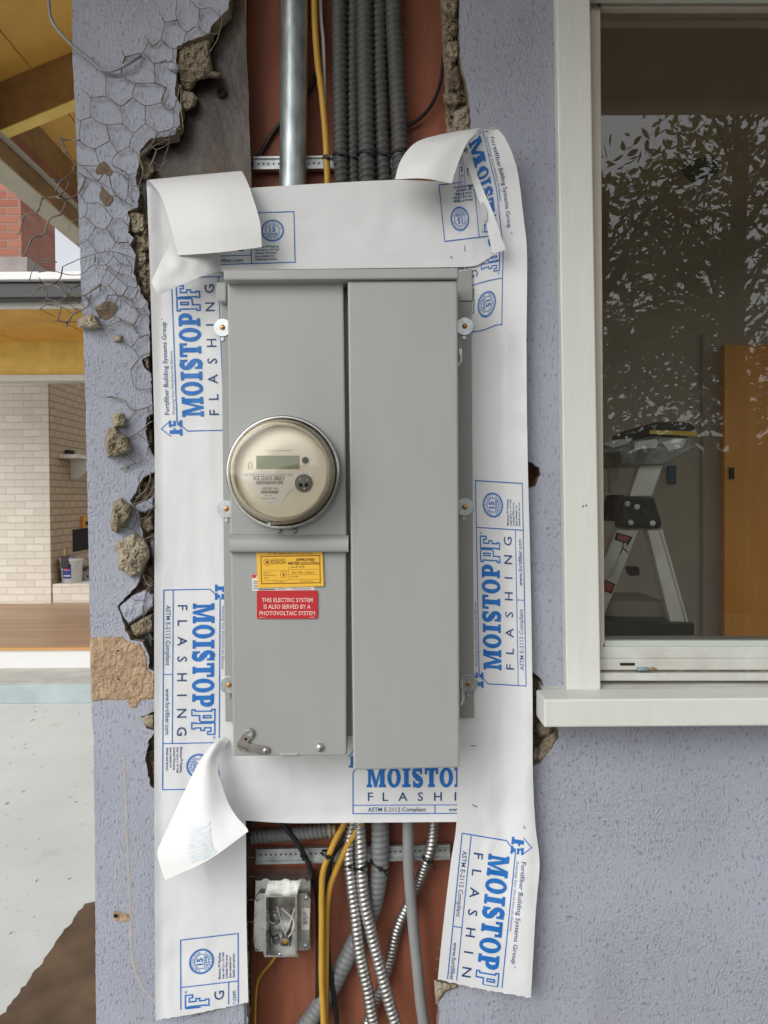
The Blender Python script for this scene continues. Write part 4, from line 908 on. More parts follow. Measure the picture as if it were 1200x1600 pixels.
A = Art(); p0 = FP([(372, 288)])[0]; A.text('FOCUS AX-SD KWH METER', p0[0], -p0[1], FP([(555, 288)])[0][0], 2.0)
mb = MB(); A.onto(mb, lambda u, v: W(u, -v, FY - .0006)); mb.m = [0] * len(mb.m); mb.build('face_print', mat('brown print on face', (.30, .22, .13), .6), meter); A = Art()
A.line([(p[0], -p[1]) for p in FP([(258, 415), (258, 375), (270, 362), (284, 375), (284, 415)])], .8); A.line([(p[0], -p[1]) for p in FP([(268, 415), (268, 385)])], .6)
mb = MB(); A.onto(mb, lambda u, v: W(u, -v, FY - .0006)); mb.m = [0] * len(mb.m); mb.build('face_mark', mat('brown mark on face', (.30, .22, .13), .6), meter)
p0, p1 = FP([(312, 320)])[0], FP([(612, 410)])[0]
MB().rect(p0[0], p0[1], p1[0], p1[1], FY - .002, FY - .0002).build('display', mat('green grey display', (.27, .32, .19), .25), meter, bevel=.0006)
q = FP([(655, 353)])[0]; MB().lathe(W(*q, FY - .0001), [(.0062, 0), (.0062, .002), (.0050, .0022)], 24).build('button_collar', M_plate, meter)
MB().lathe(W(*q, FY - .0001), [(.0048, .001), (.0046, .0035), (.0003, .0038)], 24).build('button', M_dark, meter)
q = FP([(643, 510)])[0]; pc = W(*q, FY - .0014)
MB().lathe(pc, [(.0128, 0), (.0128, .0016), (.0115, .0028), (.0003, .0028)], 32).build('optical_port', mat('grey port', (.20, .20, .19), .4), meter)
for dx, dy, r in ((-5, 3, .0028), (4, 3, .0028), (5.5, -5, .0018), (1, 9, .0018), (-6, -6, .0015)):
    MB().lathe(W(q[0] + dx, q[1] + dy, FY - .0044), [(r, 0), (r * .9, .0006), (r * .1, .0007)], 14).build('port_hole', M_dark if r > .002 else M_zinc, meter)
M_dome = glass('clear amber polycarbonate', (.99, .975, .935), 1.55, .005, 1.2)
MB().lathe(mc, [(.0785, .012), (.0783, .022), (.0776, .0235), (.0766, .024), (.0762, .030), (.0752, .044), (.0740, .052), (.0715, .0575), (.0695, .0592), (.0685, .0592), (.0672, .0612), (.0655, .0622), (.055, .0632), (.03, .0642), (.0003, .0645)], 72).build('dome', M_dome, meter)

# ------------------------------------------------------------------ conduits, cables
def P3(pts, Y): return [W(p[0], p[1], p[2] if len(p) > 2 else Y) for p in pts]
def helix(r, amp, pitch, twist=1):
    def f(d, a):
        ph = (d / pitch - twist * a / (2 * math.pi)) % 1.0
        return r * (1 + amp * (abs(math.sin(math.pi * ph)) ** .7 - .6))
    return f
def flex(name, pts, Y, wpx, m, label, cat, group=None, pitch=.0075, amp=.22):
    P = P3(pts, Y); ym = sum(p.y for p in P) / len(P); r = wpx / 2 * S(ym)
    mb = MB().tube(P, r, 14, prof=helix(r, amp, pitch), step=pitch / 6)
    return tag(mb.build(name, m), label, cat, group)
gp = P3([(461, -240), (460, 0), (459, 150), (457.5, 292), (457, 330)], .045)
pipe = MB().tube(gp, 21 * S(.045), 32, step=.02)
tag(pipe.build('galvanised_pipe', M_galv), 'thick shiny galvanised pipe rising from behind the flashing', 'pipe')
TOPS = [([(530, -240), (530, 0), (531, 120), (532, 240), (534, 300)], 21, .052, 'leftmost of the five dark ribbed conduits above the flashing'),
        ([(551, -240), (552, 0), (551, 130), (551.5, 240), (553, 300)], 19, .062, 'second dark ribbed conduit from the left, the thinnest and set furthest back'),
        ([(568, -240), (569.5, 0), (571, 120), (573, 240), (574, 300)], 24, .046, 'middle and thickest of the five dark ribbed conduits above the flashing'),
        ([(590, -240), (591.5, 0), (593.5, 120), (597.5, 240), (601, 300)], 22, .056, 'fourth dark ribbed conduit from the left, leaning against the thick middle one'),
        ([(608, -240), (614, 0), (620, 120), (625, 240), (622, 300)], 24, .050, 'rightmost of the five dark ribbed conduits, its foot hidden by the curled flashing')]
for pts, w, Y, lb in TOPS: flex('flexible_conduit', pts, Y, w, M_flex, lb, 'conduit', 'dark ribbed conduits above the panel', pitch=.0106, amp=.34)
def cable(pts, Y, wpx, m, label, group=None, flat=1.0, name='cable'):
    P = P3(pts, Y); r = wpx / 2 * S(sum(p.y for p in P) / len(P))
    return tag(MB().tube(P, r, 12, step=.008).build(name, m), label, 'cable', group)
cable([(489, -240), (491, 0), (495, 83), (503, 150), (509, 220), (511.5, 287), (513, 310)], .046, 10, M_yel, 'yellow cable beside the galvanised pipe above the flashing')
cable([(497, -240), (500.5, 0), (505, 67), (507, 140), (507, 200)], .056, 5.5, M_whi, 'thin white cable running behind the yellow one above the flashing')
cable([(689, -200), (694, 33), (693, 83), (687, 133), (670, 170), (640, 195), (600, 204)], .07, 5.5, M_blk, 'black cable curving to the right edge of the wall opening')
cable([(396, 262), (410, 236), (425, 210), (445, 185), (470, 160), (487, 133), (500, 100)], .078, 6.5, M_blk, 'black cable passing diagonally behind the galvanised pipe')
def strut(x0, y0, x1, y1, h, Y, label):
    a, b = W(x0, y0, Y), W(x1, y1, Y); H = h * S(Y); mb = MB(); dz = (b.z - a.z)
    def bar(f0, f1, Yf, Yb, mi=0):
        v = []
        for yy in (Yf, Yb):
            for p, q in ((a, f0), (b, f0), (b, f1), (a, f1)): v.append((p.x, yy, p.z - q * H))
        mb.add(v, [(0, 1, 2, 3), (7, 6, 5, 4), (0, 4, 5, 1), (1, 5, 6, 2), (2, 6, 7, 3), (3, 7, 4, 0)], mi)
    bar(0, .14, Y - .004, Y + .004); bar(.14, .84, Y - .0005, Y + .004); bar(.84, 1, Y - .010, Y + .004)
    n = int((b.x - a.x) / .0085)
    for i in range(1, n):
        t = i / n
        if (i // 9) % 3 == 2: continue
        c = Vector((lerp(a.x, b.x, t), Y - .0007, lerp(a.z, b.z, t) - .47 * H)); mb.lathe(c, [(.0017, 0), (.0002, .0002)], 8, 1, False)
    return tag(mb.build('strut_rail', [M_strut, M_dark]), label, 'strut rail', 'perforated rails behind the cables')
strut(396, 246, 640, 243, 22, .074, 'perforated steel rail crossing behind the conduits above the flashing')
strut(400, 1326, 703, 1318.5, 21, .066, 'perforated steel rail crossing behind the cables below the flashing')

DGREY = 'cables and conduits leaving below the panel'
flex('flexible_conduit', [(380, 1309), (420, 1306), (470, 1302), (514, 1298)], .060, 20, M_flexl, 'short horizontal ribbed conduit ending in a beige fitting under the flashing', 'conduit', DGREY, pitch=.0075)
fit = MB().tube(P3([(514, 1298), (518, 1297.6)], .060), 11 * S(.06), 12).tube(P3([(518, 1297.6), (525, 1297)], .060), 9 * S(.06), 6)
tag(fit.build('conduit_fitting', mat('beige fitting', (.42, .34, .20), .5)), 'beige end fitting on the short horizontal conduit', 'fitting')
flex('flexible_conduit', [(556, 1260, .05), (545, 1320, .050), (548, 1370, .046), (555, 1428, .042), (562, 1486, .040), (574, 1544, .040), (584, 1600, .040), (612, 1740, .04)], .044, 18, M_steel, 'bright steel armoured conduit, left one of the crossing pair', 'conduit', DGREY, pitch=.0078, amp=.26)
flex('flexible_conduit', [(561, 1260, .050), (562, 1288, .048), (564, 1340, .040), (568, 1399, .036), (580, 1457, .034), (597, 1524, .032), (618, 1600, .030), (660, 1740, .03)], .038, 18, M_steel, 'bright steel armoured conduit, right one of the crossing pair', 'conduit', DGREY, pitch=.0078, amp=.26)
flex('flexible_conduit', [(595, 1250, .055), (594.5, 1286, .054), (593, 1355, .054), (584, 1410, .060), (570, 1446, .066), (551, 1480, .068), (530, 1520, .066), (510, 1556, .064), (484, 1594, .064), (400, 1720, .064)], .06, 28, M_flexl, 'thickest grey ribbed conduit bending to the lower left behind the steel pair', 'conduit', DGREY, pitch=.0100, amp=.13)
flex('flexible_conduit', [(679, 1255, .050), (677.6, 1286, .050), (673, 1326, .046), (659, 1367, .056), (644, 1401, .064), (621, 1451, .068), (607, 1509, .070), (590, 1558, .070), (572, 1604, .070), (540, 1700, .07)], .06, 16, M_steel, 'thin steel armoured conduit slanting from the right end of the rail', 'conduit', DGREY, pitch=.0066, amp=.26)
cable([(637, 1250), (637.5, 1286), (638.5, 1355), (644, 1428), (651, 1500), (662, 1600), (690, 1740)], .036, 18, M_pvc, 'smooth grey plastic cable hanging right of the steel conduits', DGREY)
cable([(545, 1260), (538, 1286), (526, 1308), (518, 1326), (505, 1361), (502.5, 1400), (502.5, 1442), (502.5, 1530), (505.6, 1600), (508, 1740)], .030, 9.5, M_yel, 'yellow cable, left and longer one below the flashing', DGREY)
cable([(575, 1262), (565, 1286), (553, 1304), (542, 1322), (532, 1343), (524.5, 1361), (516, 1384), (511, 1420), (510, 1470), (509, 1540), (508, 1620)], .044, 9.5, M_yel, 'yellow cable, right one passing behind the other yellow cable', DGREY)
cable([(560, 1262), (552, 1286), (533, 1318), (517, 1345), (511, 1413), (514, 1500), (522, 1560), (527, 1610), (530, 1740)], .050, 8, M_blk, 'black cable running down between the two yellow cables', DGREY)
cable([(436, 1270, .05), (443, 1288, .050), (466, 1320, .048), (484, 1355, .05), (496, 1407, .056), (497, 1500, .06), (496, 1600, .06), (496, 1740, .06)], .055, 8, M_blk, 'black cable crossing in front of the horizontal conduit beside the metal box', DGREY)
cable([(432, 1492), (424, 1504), (410, 1520), (402, 1535), (399, 1560), (398, 1600), (397, 1700)], .062, 5, M_yel, 'thin yellow wire leaving the bottom of the metal box', DGREY)
# zip ties
def ziptie(x, y, Y, wpx, tilt, label, tail=True):
    c = W(x, y, Y); r = wpx / 2 * S(Y) * 1.06; ax = Vector((math.sin(tilt), 0, math.cos(tilt))); mb = MB()
    mb.lathe(c - ax * .002, [(r, 0), (r + .0014, 0), (r + .0014, .004), (r, .004), (r, 0)], 20, axis=ax)
    h = c + Vector((.1 * r, -r - .002, 0)); mb.box(h - Vector((.003, .003, .0028)), h + Vector((.003, .002, .0028)))
    if tail: mb.tube([h, h + Vector((.006, -.004, -.003)), h + Vector((.012, -.004, -.009))], .0013, 5)
    return tag(mb.build('zip_tie', M_blk), label, 'zip tie', 'black zip ties on conduits and cables')
for x, y, Y, w, tl, lb in ((531.5, 245, .052, 21, .12, 'black zip tie on the leftmost dark ribbed conduit'), (552, 249, .062, 19, -.2, 'black zip tie on the second dark ribbed conduit'), (573, 243, .046, 24, .2, 'black zip tie on the thick middle dark conduit'),
                    (598, 245, .056, 22, .25, 'black zip tie on the fourth dark ribbed conduit'), (624, 240, .050, 24, -.25, 'black zip tie on the rightmost dark ribbed conduit'), (510, 248, .046, 10, .4, 'black zip tie round the yellow cable above the flashing'),
                    (475, 1338, .048, 9, .5, 'black zip tie on the black cable at the lower rail'), (512, 1334, .034, 17, .3, 'black zip tie round the yellow cables at the lower rail'), (546, 1348, .050, 18, -.35, 'black zip tie on the left steel conduit'),
                    (565, 1352, .039, 18, -.4, 'black zip tie on the right steel conduit'), (593, 1350, .054, 28, .55, 'black zip tie slanting round the thickest grey conduit'), (668, 1342, .049, 16, .5, 'black zip tie on the slanting thin steel conduit')):
    ziptie(x, y, Y, w, tl, lb)
# junction box
jb = thing('junction_box', W(440, 1495, .07), 'square galvanised junction box with a raised plaster ring left of the yellow cables', 'junction box')
M_jb = mat('bright galvanised box', (.72, .72, .69), .26, metal=.85, var=.3, vscale=45)
N_ = lambda p: cv('N', p)
def ringbox(x0, y0, x1, y1, t, Yf, Yb):
    m = MB(); m.prism(N_([(x0, y0), (x1, y0), (x1, y0 + t), (x0, y0 + t)]), Yf, Yb); m.prism(N_([(x0, y1 - t), (x1, y1 - t), (x1, y1), (x0, y1)]), Yf, Yb)
    m.prism(N_([(x0, y0 + t + .5), (x0 + t, y0 + t + .5), (x0 + t, y1 - t - .5), (x0, y1 - t - .5)]), Yf, Yb); m.prism(N_([(x1 - t, y0 + t + .5), (x1, y0 + t + .5), (x1, y1 - t - .5), (x1 - t, y1 - t - .5)]), Yf, Yb); return m
def plate(outer, inner, Yf, name):
    a = Art(); a.put(shape2d([[(p[0], -p[1]) for p in outer], [(p[0], -p[1]) for p in inner]])); m = MB(); a.onto(m, lambda u, v: W(u, -v, Yf)); a.onto(m, lambda u, v: W(u, -v, Yf + .0012)); m.m = [0] * len(m.m); m.build(name, M_jb, jb)
inn = N_([(156, 758), (314, 758), (314, 1074), (156, 1074)])
bd2 = ringbox(100, 672, 395, 1040, 5, .0345, .078); bd2.prism(N_([(100, 672), (395, 672), (395, 1040), (100, 1040)]), .0782, .0800); bd2.build('box_body', M_jb, jb)
plate(N_([(100.5, 672.5), (394.5, 672.5), (394.5, 1039), (312, 1039), (100.5, 1039)]), N_([(156, 758), (314, 758), (314, 1036), (156, 1036)]), .0330, 'box_front')
for x in (155, 262, 350):
    q = N_([(x, 690)])[0]; MB().lathe(W(q[0], q[1], .0328), [(.0094, 0), (.0094, .0006), (.0086, .0006), (.0084, .0001), (.0003, .0001)], 20, 0, False).build('knockout', M_jb, jb)
ringo = N_([(120, 740), (372, 740), (396, 770), (388, 1000), (380, 1046), (330, 1046), (326, 1082), (150, 1082), (140, 1052), (100, 1050), (88, 1000), (96, 770)])
plate(ringo, inn, .0240, 'cover_plate')
ringbox(148, 752, 322, 1082, 9, .006, .0330).build('raised_ring', M_jb, jb)
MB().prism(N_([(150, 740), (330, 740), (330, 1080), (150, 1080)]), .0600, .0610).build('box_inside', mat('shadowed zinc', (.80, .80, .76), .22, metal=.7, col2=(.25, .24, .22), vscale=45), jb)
for (x, y, r) in ((200, 870, .0125), (205, 985, .0085), (268, 1000, .0085)):
    q = N_([(x, y)])[0]; MB().lathe(W(q[0], q[1], .0599), [(r, 0), (r, .0014), (r * .85, .0018), (r * .8, .0006), (r * .5, .0006), (r * .45, .0014), (.0003, .0016)], 22).build('inner_knockout', M_steel, jb)
wm = MB()
for pts in ([(215, 810), (232, 870), (250, 930), (262, 965)], [(310, 820), (285, 900), (262, 950)], [(240, 820), (300, 880), (300, 940), (275, 975)]): wm.tube(P3(N_(pts), .034), .0012, 6, step=.004)
wm.build('loose_wires', M_whi, jb)
wm = MB()
for pts in ([(290, 830), (296, 890), (280, 950)], [(225, 960), (190, 975), (175, 940)]): wm.tube(P3(N_(pts), .036), .0013, 6, step=.004)
wm.build('loose_wires', M_blk, jb)
q = N_([(262, 990)])[0]; c = W(q[0], q[1], .052)
MB().lathe(c, [(.0085, 0), (.0085, .010), (.0068, .011), (.0066, .004), (.0003, .004)], 12).build('connector', M_strut, jb)
MB().lathe(c + Vector((0, -.006, .002)), [(.0052, 0), (.0050, .003), (.0003, .0035)], 10).build('connector_throat', M_yel, jb)
A = Art(); q0 = N_([(352, 905)])[0]; rb = random.Random(5)
for i in range(9): A.line([(q0[0] + 1, -q0[1] + i * 2.3), (q0[0] + rb.uniform(5, 9), -q0[1] + i * 2.3)], rb.uniform(.6, 1.3))
lm = MB().prism(N_([(346, 822), (392, 822), (388, 936), (346, 936)]), .0230, .0239); A.onto(lm, lambda u, v: W(u, -v, .0227)); lm.build('box_label', [mat('off white label', (.55, .54, .50), .5), M_dark], jb)
for (x, y) in ((110, 770), (372, 765), (112, 1035), (368, 1022)):
    q = N_([(x, y)])[0]; MB().lathe(W(q[0], q[1], .0239), [(.0034, 0), (.0032, .0016), (.0003, .002)], 10).build('cover_screw', M_zinc, jb)
q = N_([(232, 1068)])[0]; MB().lathe(W(q[0], q[1], .0059), [(.0032, 0), (.0028, .0012), (.0003, .0014)], 12).build('ring_screw', M_zinc, jb)

# ------------------------------------------------------------------ wire netting over the wall
NET = {'A': [[(990, 335), (1020, 390), (1075, 420), (1130, 372), (1190, 405)], [(1140, 155), (1168, 212), (1133, 372)], [(1168, 212), (1300, 190)], [(1020, 390), (968, 490)], [(775, 470), (808, 525), (960, 495), (1075, 585), (1190, 560)],
    [(808, 525), (780, 600), (778, 700), (905, 768), (1080, 770), (1190, 812)], [(1075, 585), (1080, 770)], [(905, 768), (875, 850), (875, 900), (990, 975), (1140, 958), (1250, 1007)], [(1140, 958), (1180, 810)], [(590, 660), (620, 710), (620, 800), (630, 895)], [(620, 710), (740, 722), (778, 710)],
    [(435, 850), (487, 900), (630, 895), (757, 980), (875, 900)], [(487, 900), (490, 1080), (630, 1155), (780, 1148), (878, 1230), (990, 1150), (1110, 1225), (1240, 1185)], [(490, 1080), (390, 1115), (340, 1090)], [(390, 1115), (388, 1300), (520, 1375), (660, 1310), (740, 1410), (835, 1360), (940, 1445)],
    [(757, 980), (780, 1148)], [(990, 975), (990, 1150)], [(630, 1155), (660, 1310)], [(878, 1230), (835, 1360)], [(1110, 1225), (1040, 1345), (940, 1445), (965, 1580)], [(388, 1300), (230, 1295), (185, 1250)], [(195, 1260), (225, 1390), (270, 1440), (340, 1490), (400, 1530), (560, 1535)], [(215, 1290), (240, 1360), (265, 1420)],
    [(340, 1490), (320, 1600)], [(520, 1375), (560, 1500)], [(740, 1410), (685, 1470), (690, 1520), (780, 1590)], [(1040, 1345), (1100, 1385), (1210, 1330)], [(1100, 1385), (1050, 1500), (1000, 1600)], [(1050, 1500), (1140, 1530), (1200, 1470)]],
  'B': [[(400, 50), (545, 190), (700, 290), (790, 420)], [(320, 120), (210, 190), (125, 180)], [(210, 190), (150, 300)], [(295, 190), (240, 290), (150, 345), (35, 358), (10, 430)], [(320, 120), (400, 125), (440, 160), (545, 190), (600, 130)], [(440, 160), (375, 300), (265, 360), (165, 345)], [(265, 360), (210, 490), (105, 550), (60, 690)],
    [(375, 300), (450, 395), (580, 405), (685, 530), (775, 545), (830, 610)], [(450, 395), (430, 520), (305, 575), (280, 650)], [(430, 520), (530, 620), (635, 628), (685, 530)], [(530, 620), (455, 740), (360, 785)], [(455, 740), (545, 860)], [(635, 628), (715, 755), (840, 765)], [(715, 755), (670, 840)], [(655, 150), (690, 290), (740, 340), (800, 380), (870, 430)],
    [(690, 50), (830, 140), (830, 310), (880, 385)], [(690, 105), (770, 130), (830, 190)], [(830, 140), (930, 115)], [(800, 385), (830, 310)], [(655, 320), (740, 340)], [(850, 240), (975, 245)], [(945, 0), (970, 100), (930, 280), (1000, 320)], [(220, 990), (330, 940), (400, 910), (530, 870), (680, 850), (800, 880), (910, 915)],
    [(680, 850), (695, 890), (620, 970), (500, 975), (400, 1055), (265, 1060), (145, 1030), (0, 1040)], [(695, 890), (770, 960), (860, 985)], [(800, 880), (860, 985), (860, 1060)], [(770, 960), (740, 1050)], [(620, 970), (740, 1050), (850, 1075), (920, 1160)], [(530, 870), (520, 950)], [(640, 1000), (580, 1150), (650, 1160), (740, 1055)],
    [(620, 970), (660, 1030), (830, 1165), (930, 1180)], [(650, 1160), (730, 1250)], [(830, 1165), (780, 1255)], [(580, 1150), (490, 1210), (430, 1255), (285, 1250), (165, 1165), (30, 1165), (0, 1200)], [(570, 1155), (572, 1210)], [(430, 1255), (470, 1340), (390, 1400), (320, 1425), (265, 1500), (180, 1490), (120, 1497)],
    [(490, 1210), (470, 1340), (520, 1370), (660, 1380), (740, 1260)], [(645, 1255), (775, 1258), (865, 1290), (930, 1200)], [(645, 1255), (590, 1370)], [(865, 1290), (890, 1370), (960, 1380), (985, 1410)], [(740, 1260), (880, 1370)], [(660, 1380), (690, 1415)], [(960, 1380), (1020, 1310)], [(890, 1370), (935, 1415), (1025, 1435)],
    [(935, 1415), (875, 1530), (770, 1485), (730, 1450)], [(770, 1485), (690, 1520), (620, 1560)], [(875, 1530), (910, 1600)], [(265, 1500), (260, 1545)], [(265, 1500), (350, 1495)], [(320, 1425), (210, 1360), (60, 1345), (0, 1400)], [(210, 1360), (180, 1490)], [(0, 1330), (390, 1325)],
    [(70, 1140), (75, 1280), (30, 1320)], [(75, 1280), (190, 1320)], [(300, 1185), (295, 1310)], [(300, 1185), (390, 1155)], [(300, 1185), (200, 1130), (165, 1165)], [(220, 990), (190, 1110), (70, 1140), (0, 1090)], [(285, 1250), (190, 1310)], [(285, 1250), (430, 1255)], [(265, 1320), (370, 1390)], [(0, 940), (170, 945)]],
  'F': [[(210, 990), (185, 1060), (120, 1080), (100, 1165), (80, 1165)], [(310, 1070), (245, 1100), (215, 1175), (165, 1190), (120, 1280)], [(150, 1400), (160, 1360), (200, 1300), (260, 1295)], [(125, 1475), (160, 1475), (205, 1425), (235, 1490)]],
  'D': [[(250, 20), (310, 0), (430, 25), (550, 55), (600, 150), (735, 210), (910, 165), (985, 110)], [(910, 165), (935, 370)], [(735, 210), (590, 390), (570, 390)], [(570, 470), (580, 600)], [(590, 645), (740, 575), (870, 470)], [(740, 575), (900, 690), (985, 700)], [(870, 470), (945, 400), (985, 385)], [(870, 470), (910, 520)], [(925, 720), (895, 920)],
    [(580, 900), (720, 1035), (890, 965)], [(720, 1035), (520, 1110), (460, 1140), (500, 1130), (630, 1100)], [(555, 890), (525, 965)], [(840, 1160), (810, 1170), (780, 1290), (790, 1530)], [(960, 1180), (910, 1410), (810, 1520), (720, 1580)], [(990, 1440), (940, 1530), (860, 1600)]],
  'E': [[(440, 165), (500, 100), (580, 10)], [(330, 215), (430, 180), (560, 140), (640, 190), (650, 210)], [(640, 190), (560, 310), (470, 320)], [(300, 400), (340, 410), (430, 430)], [(540, 530), (620, 500), (650, 460)], [(310, 655), (440, 575)], [(530, 880), (595, 1000), (650, 980)], [(595, 1000), (640, 950)], [(595, 1000), (550, 1130), (535, 1290), (600, 1210)], [(430, 1125), (460, 1140), (550, 1135)], [(600, 1480), (645, 1540)], [(340, 410), (430, 430), (500, 520), (540, 530)], [(430, 180), (470, 320), (440, 400), (430, 430)], [(540, 530), (575, 700), (530, 880)], [(310, 655), (440, 575), (540, 530)], [(535, 1290), (560, 1400), (600, 1480)]],
  'G': [[(720, 490), (770, 420), (830, 390)], [(720, 490), (750, 590), (835, 590)], [(770, 420), (725, 360), (670, 330)], [(725, 360), (770, 310), (825, 290)], [(770, 310), (735, 240), (640, 195)], [(640, 195), (580, 255)]],
  'C': [[(828, 0), (828, 90), (875, 150), (915, 125), (960, 155), (1025, 160)], [(760, 80), (775, 105), (828, 92)], [(890, 0), (935, 40), (985, 38), (1035, 75), (1065, 65)], [(935, 40), (932, 125), (960, 155)], [(1035, 75), (1040, 105), (1020, 180), (985, 240)], [(875, 150), (860, 200), (850, 215)], [(755, 190), (812, 228), (855, 220)], [(812, 228), (800, 285), (725, 298)],
    [(800, 285), (860, 320), (920, 335), (990, 325)], [(780, 410), (755, 485), (812, 510), (845, 395)], [(812, 510), (808, 600), (740, 620)], [(855, 605), (808, 600), (790, 650)], [(790, 680), (755, 790), (735, 795)], [(850, 400), (850, 500), (860, 600)], [(665, 730), (710, 690), (790, 655), (790, 680)]]}
def netting(keys, label):
    nm = MB()
    for k in keys:
        for ln in NET[k]:
            pts = resample([Vector((*p, 0)) for p in cv(k, ln)], 5); P = []
            for q in pts:
                air = sm((118 - q.x) / 30)
                dep = -.0050 - .013 * abs(nz(q.x * .03, q.y * .03, 6)) - .004 * air * math.sin(q.y * .05) - .012 * air
                P.append(W(q.x + 1.1 * nz(q.x * .09, q.y * .09, 1), q.y + 1.1 * nz(q.x * .09, q.y * .09, 4), dep))
            r0 = .00102 if rng.random() < .5 else .00070
            if sum(q.x for q in pts) / len(pts) < 122: r0 *= 1.35
            nm.tube(P, r0, 5, prof=(lambda d, a, r0=r0: r0 * (1 + (.28 * math.sin(d * 2600) if r0 > .0008 else 0))))
    tag(nm.build('wire_netting', M_wire), label, 'wire netting')
netting('ABCFG', 'torn hexagonal wire netting spread over the upper left wall corner')
netting('D', 'few broken netting loops round the pear shaped lump')
netting('E', 'pale bent netting loops beside the biggest tan chunk')
sp_ = resample(P3([(72, -60, -.02), (76, 0, -.02), (80, 30, -.02), (95, 52, -.018), (116, 74, -.014), (140, 93, -.010), (156, 107, -.008), (168, 111, -.008), (180, 109, -.010), (200, 99, -.014), (222, 86, -.006)], 0), .006)
sm_ = MB(); L1_ = [p + Vector((0, 0, .0024)) for p in sp_]; L2_ = [p - Vector((0, 0, .0024)) for p in sp_]
sm_.tube(sp_, .0026, 8)
tag(sm_.build('strap_wire', M_strap), 'stiff grey strap wire curving down from the roof onto the left wall', 'wire')

# ------------------------------------------------------------------ loose chunks of stucco
def relief(pts, Yfn, gs, seed, mi=0, back=True):
    # a raised surface over an outline: points on a jittered grid inside it, triangulated
    rb = random.Random(int(seed * 13) + 1); n = len(pts)
    xs = [p[0] for p in pts]; ys = [p[1] for p in pts]; co = [Vector(p[:2]) for p in pts]
    def dist(x, y):
        best = 1e9; inside = False
        for i in range(n):
            ax, ay = pts[i][:2]; bx, by = pts[(i + 1) % n][:2]; ux, uy = bx - ax, by - ay; L = ux * ux + uy * uy or 1e-9
            t = max(0, min(1, ((x - ax) * ux + (y - ay) * uy) / L)); best = min(best, math.hypot(x - ax - t * ux, y - ay - t * uy))
            if (ay > y) != (by > y) and x < ax + (y - ay) / (by - ay) * ux: inside = not inside
        return best if inside else -best
    D = [0.0] * n; y = min(ys)
    while y < max(ys):
        x = min(xs)
        while x < max(xs):
            X, Y_ = x + rb.uniform(-.4, .4) * gs, y + rb.uniform(-.4, .4) * gs; d = dist(X, Y_)
            if d > gs * .45: co.append(Vector((X, Y_))); D.append(d)
            x += gs
        y += gs
    from mathutils.geometry import delaunay_2d_cdt
    V2, E2, F2, ov, oe, of = delaunay_2d_cdt(co, [], [list(range(n))], 1, 1e-5)
    mb = MB(); vv = []
    for k, v in enumerate(V2):
        d = D[ov[k][0]] if ov[k] else 0.0; vv.append(W(v.x, v.y, Yfn(v.x, v.y, d)))
    mb.add(vv, [tuple(f) for f in F2], mi)
    if back:
        b = [W(p[0], p[1], Yfn(p[0], p[1], 0) + .0005) for p in pts]; mb.add(b, [tuple(t) for t in tessellate_polygon([[Vector((p[0], p[1], 0)) for p in pts]])], 0)
    return mb
def chunk(outline, Yb, th, m, label, seed, face=None, step=3.2, rough=1.0):
    pts = rsp(outline, step, .35); n = len(pts); cx = sum(p[0] for p in pts) / n; cy = sum(p[1] for p in pts) / n
    size = max(math.hypot(x - cx, y - cy) for x, y in pts); rb = random.Random(int(seed * 10) + 5)
    planes = []
    for q in range(6):
        a = q * 1.05 + rb.uniform(-.4, .4); planes.append((math.cos(a), math.sin(a), rb.uniform(.30, .75), rb.uniform(.35, 1.3)))
    def height(X, Y_):
        u, v = (X - cx) / size, (Y_ - cy) / size
        h = 1.0 + .12 * nz(u * 2, v * 2, seed)
        if face is None:
            for ca, sa, off, g in planes: h = min(h, 1.0 - (u * ca + v * sa - off) * g if (u * ca + v * sa) > off - .25 else 9)
        h += rough * (.26 * nz(X * .10, Y_ * .10, seed + 2) + .24 * (abs(nz(X * .2, Y_ * .2, seed + 3)) - .2) + .14 * nz(X * .5, Y_ * .5, seed + 4))
        return max(.15, h)
    mb = relief(pts, lambda X, Y_, d: Yb - th * (1 - math.exp(-d / (1.2 if face is not None else 1.7))) * height(X, Y_) if d > 0 else Yb, 2.0, seed, 1 if face is not None else 0)
    return tag(mb.build('stucco_chunk', [m] + ([face] if face else [])), label, 'stucco chunk', 'broken stucco chunks caught in the wire')
tp = [(p[0] + 1.2 * nz(p[0] * .2, p[1] * .2, 1), p[1] + 2 * nz(p[0] * .2, p[1] * .2, 8)) for p in rsp([(140.3, 996), (165, 994), (192, 994), (198, 1001), (208, 1004), (220, 1006), (229, 1024), (231, 1046), (243, 1054), (244, 1092), (222, 1094), (216, 1100), (210, 1108), (202, 1106), (198, 1094), (170, 1094), (142.6, 1096)], 3, .4)]
tpo = relief(tp, lambda x, y, d: -.0006 - min(d, 4) * .00045 - .0013 * nz(x * .22, y * .22, 3) - .0008 * nz(x * .6, y * .6, 4) if d > 0 else .0005, 2.2, 6.1, back=False).build('exposed_patch', M_tan, wall)
tpo['label'] = 'tan square of bare scratch coat'
def bed(poly, Y0, th, m, seed): relief([(p[0], p[1]) for p in rsp(poly, 4, .8)], lambda x, y, d: Y0 - (th * (1 - math.exp(-d / 4)) * (1 + .8 * nz(x * .10, y * .10, seed) + .5 * nz(x * .3, y * .3, seed + 1)) if d > 0 else 0), 2.4, seed, back=False).build('mortar_bed', m, wall)
bed([(204, 326), (250, 326), (250, 480), (222, 470), (206, 425)], .028, .014, M_cem, 3.3)
bed([(200, 740), (250, 736), (250, 960), (190, 955), (206, 905), (210, 800)], .028, .013, M_brown, 5.3)
bed([(226, 1110), (250, 1105), (250, 1236), (236, 1226), (226, 1180)], .028, .013, M_cem, 6.3)
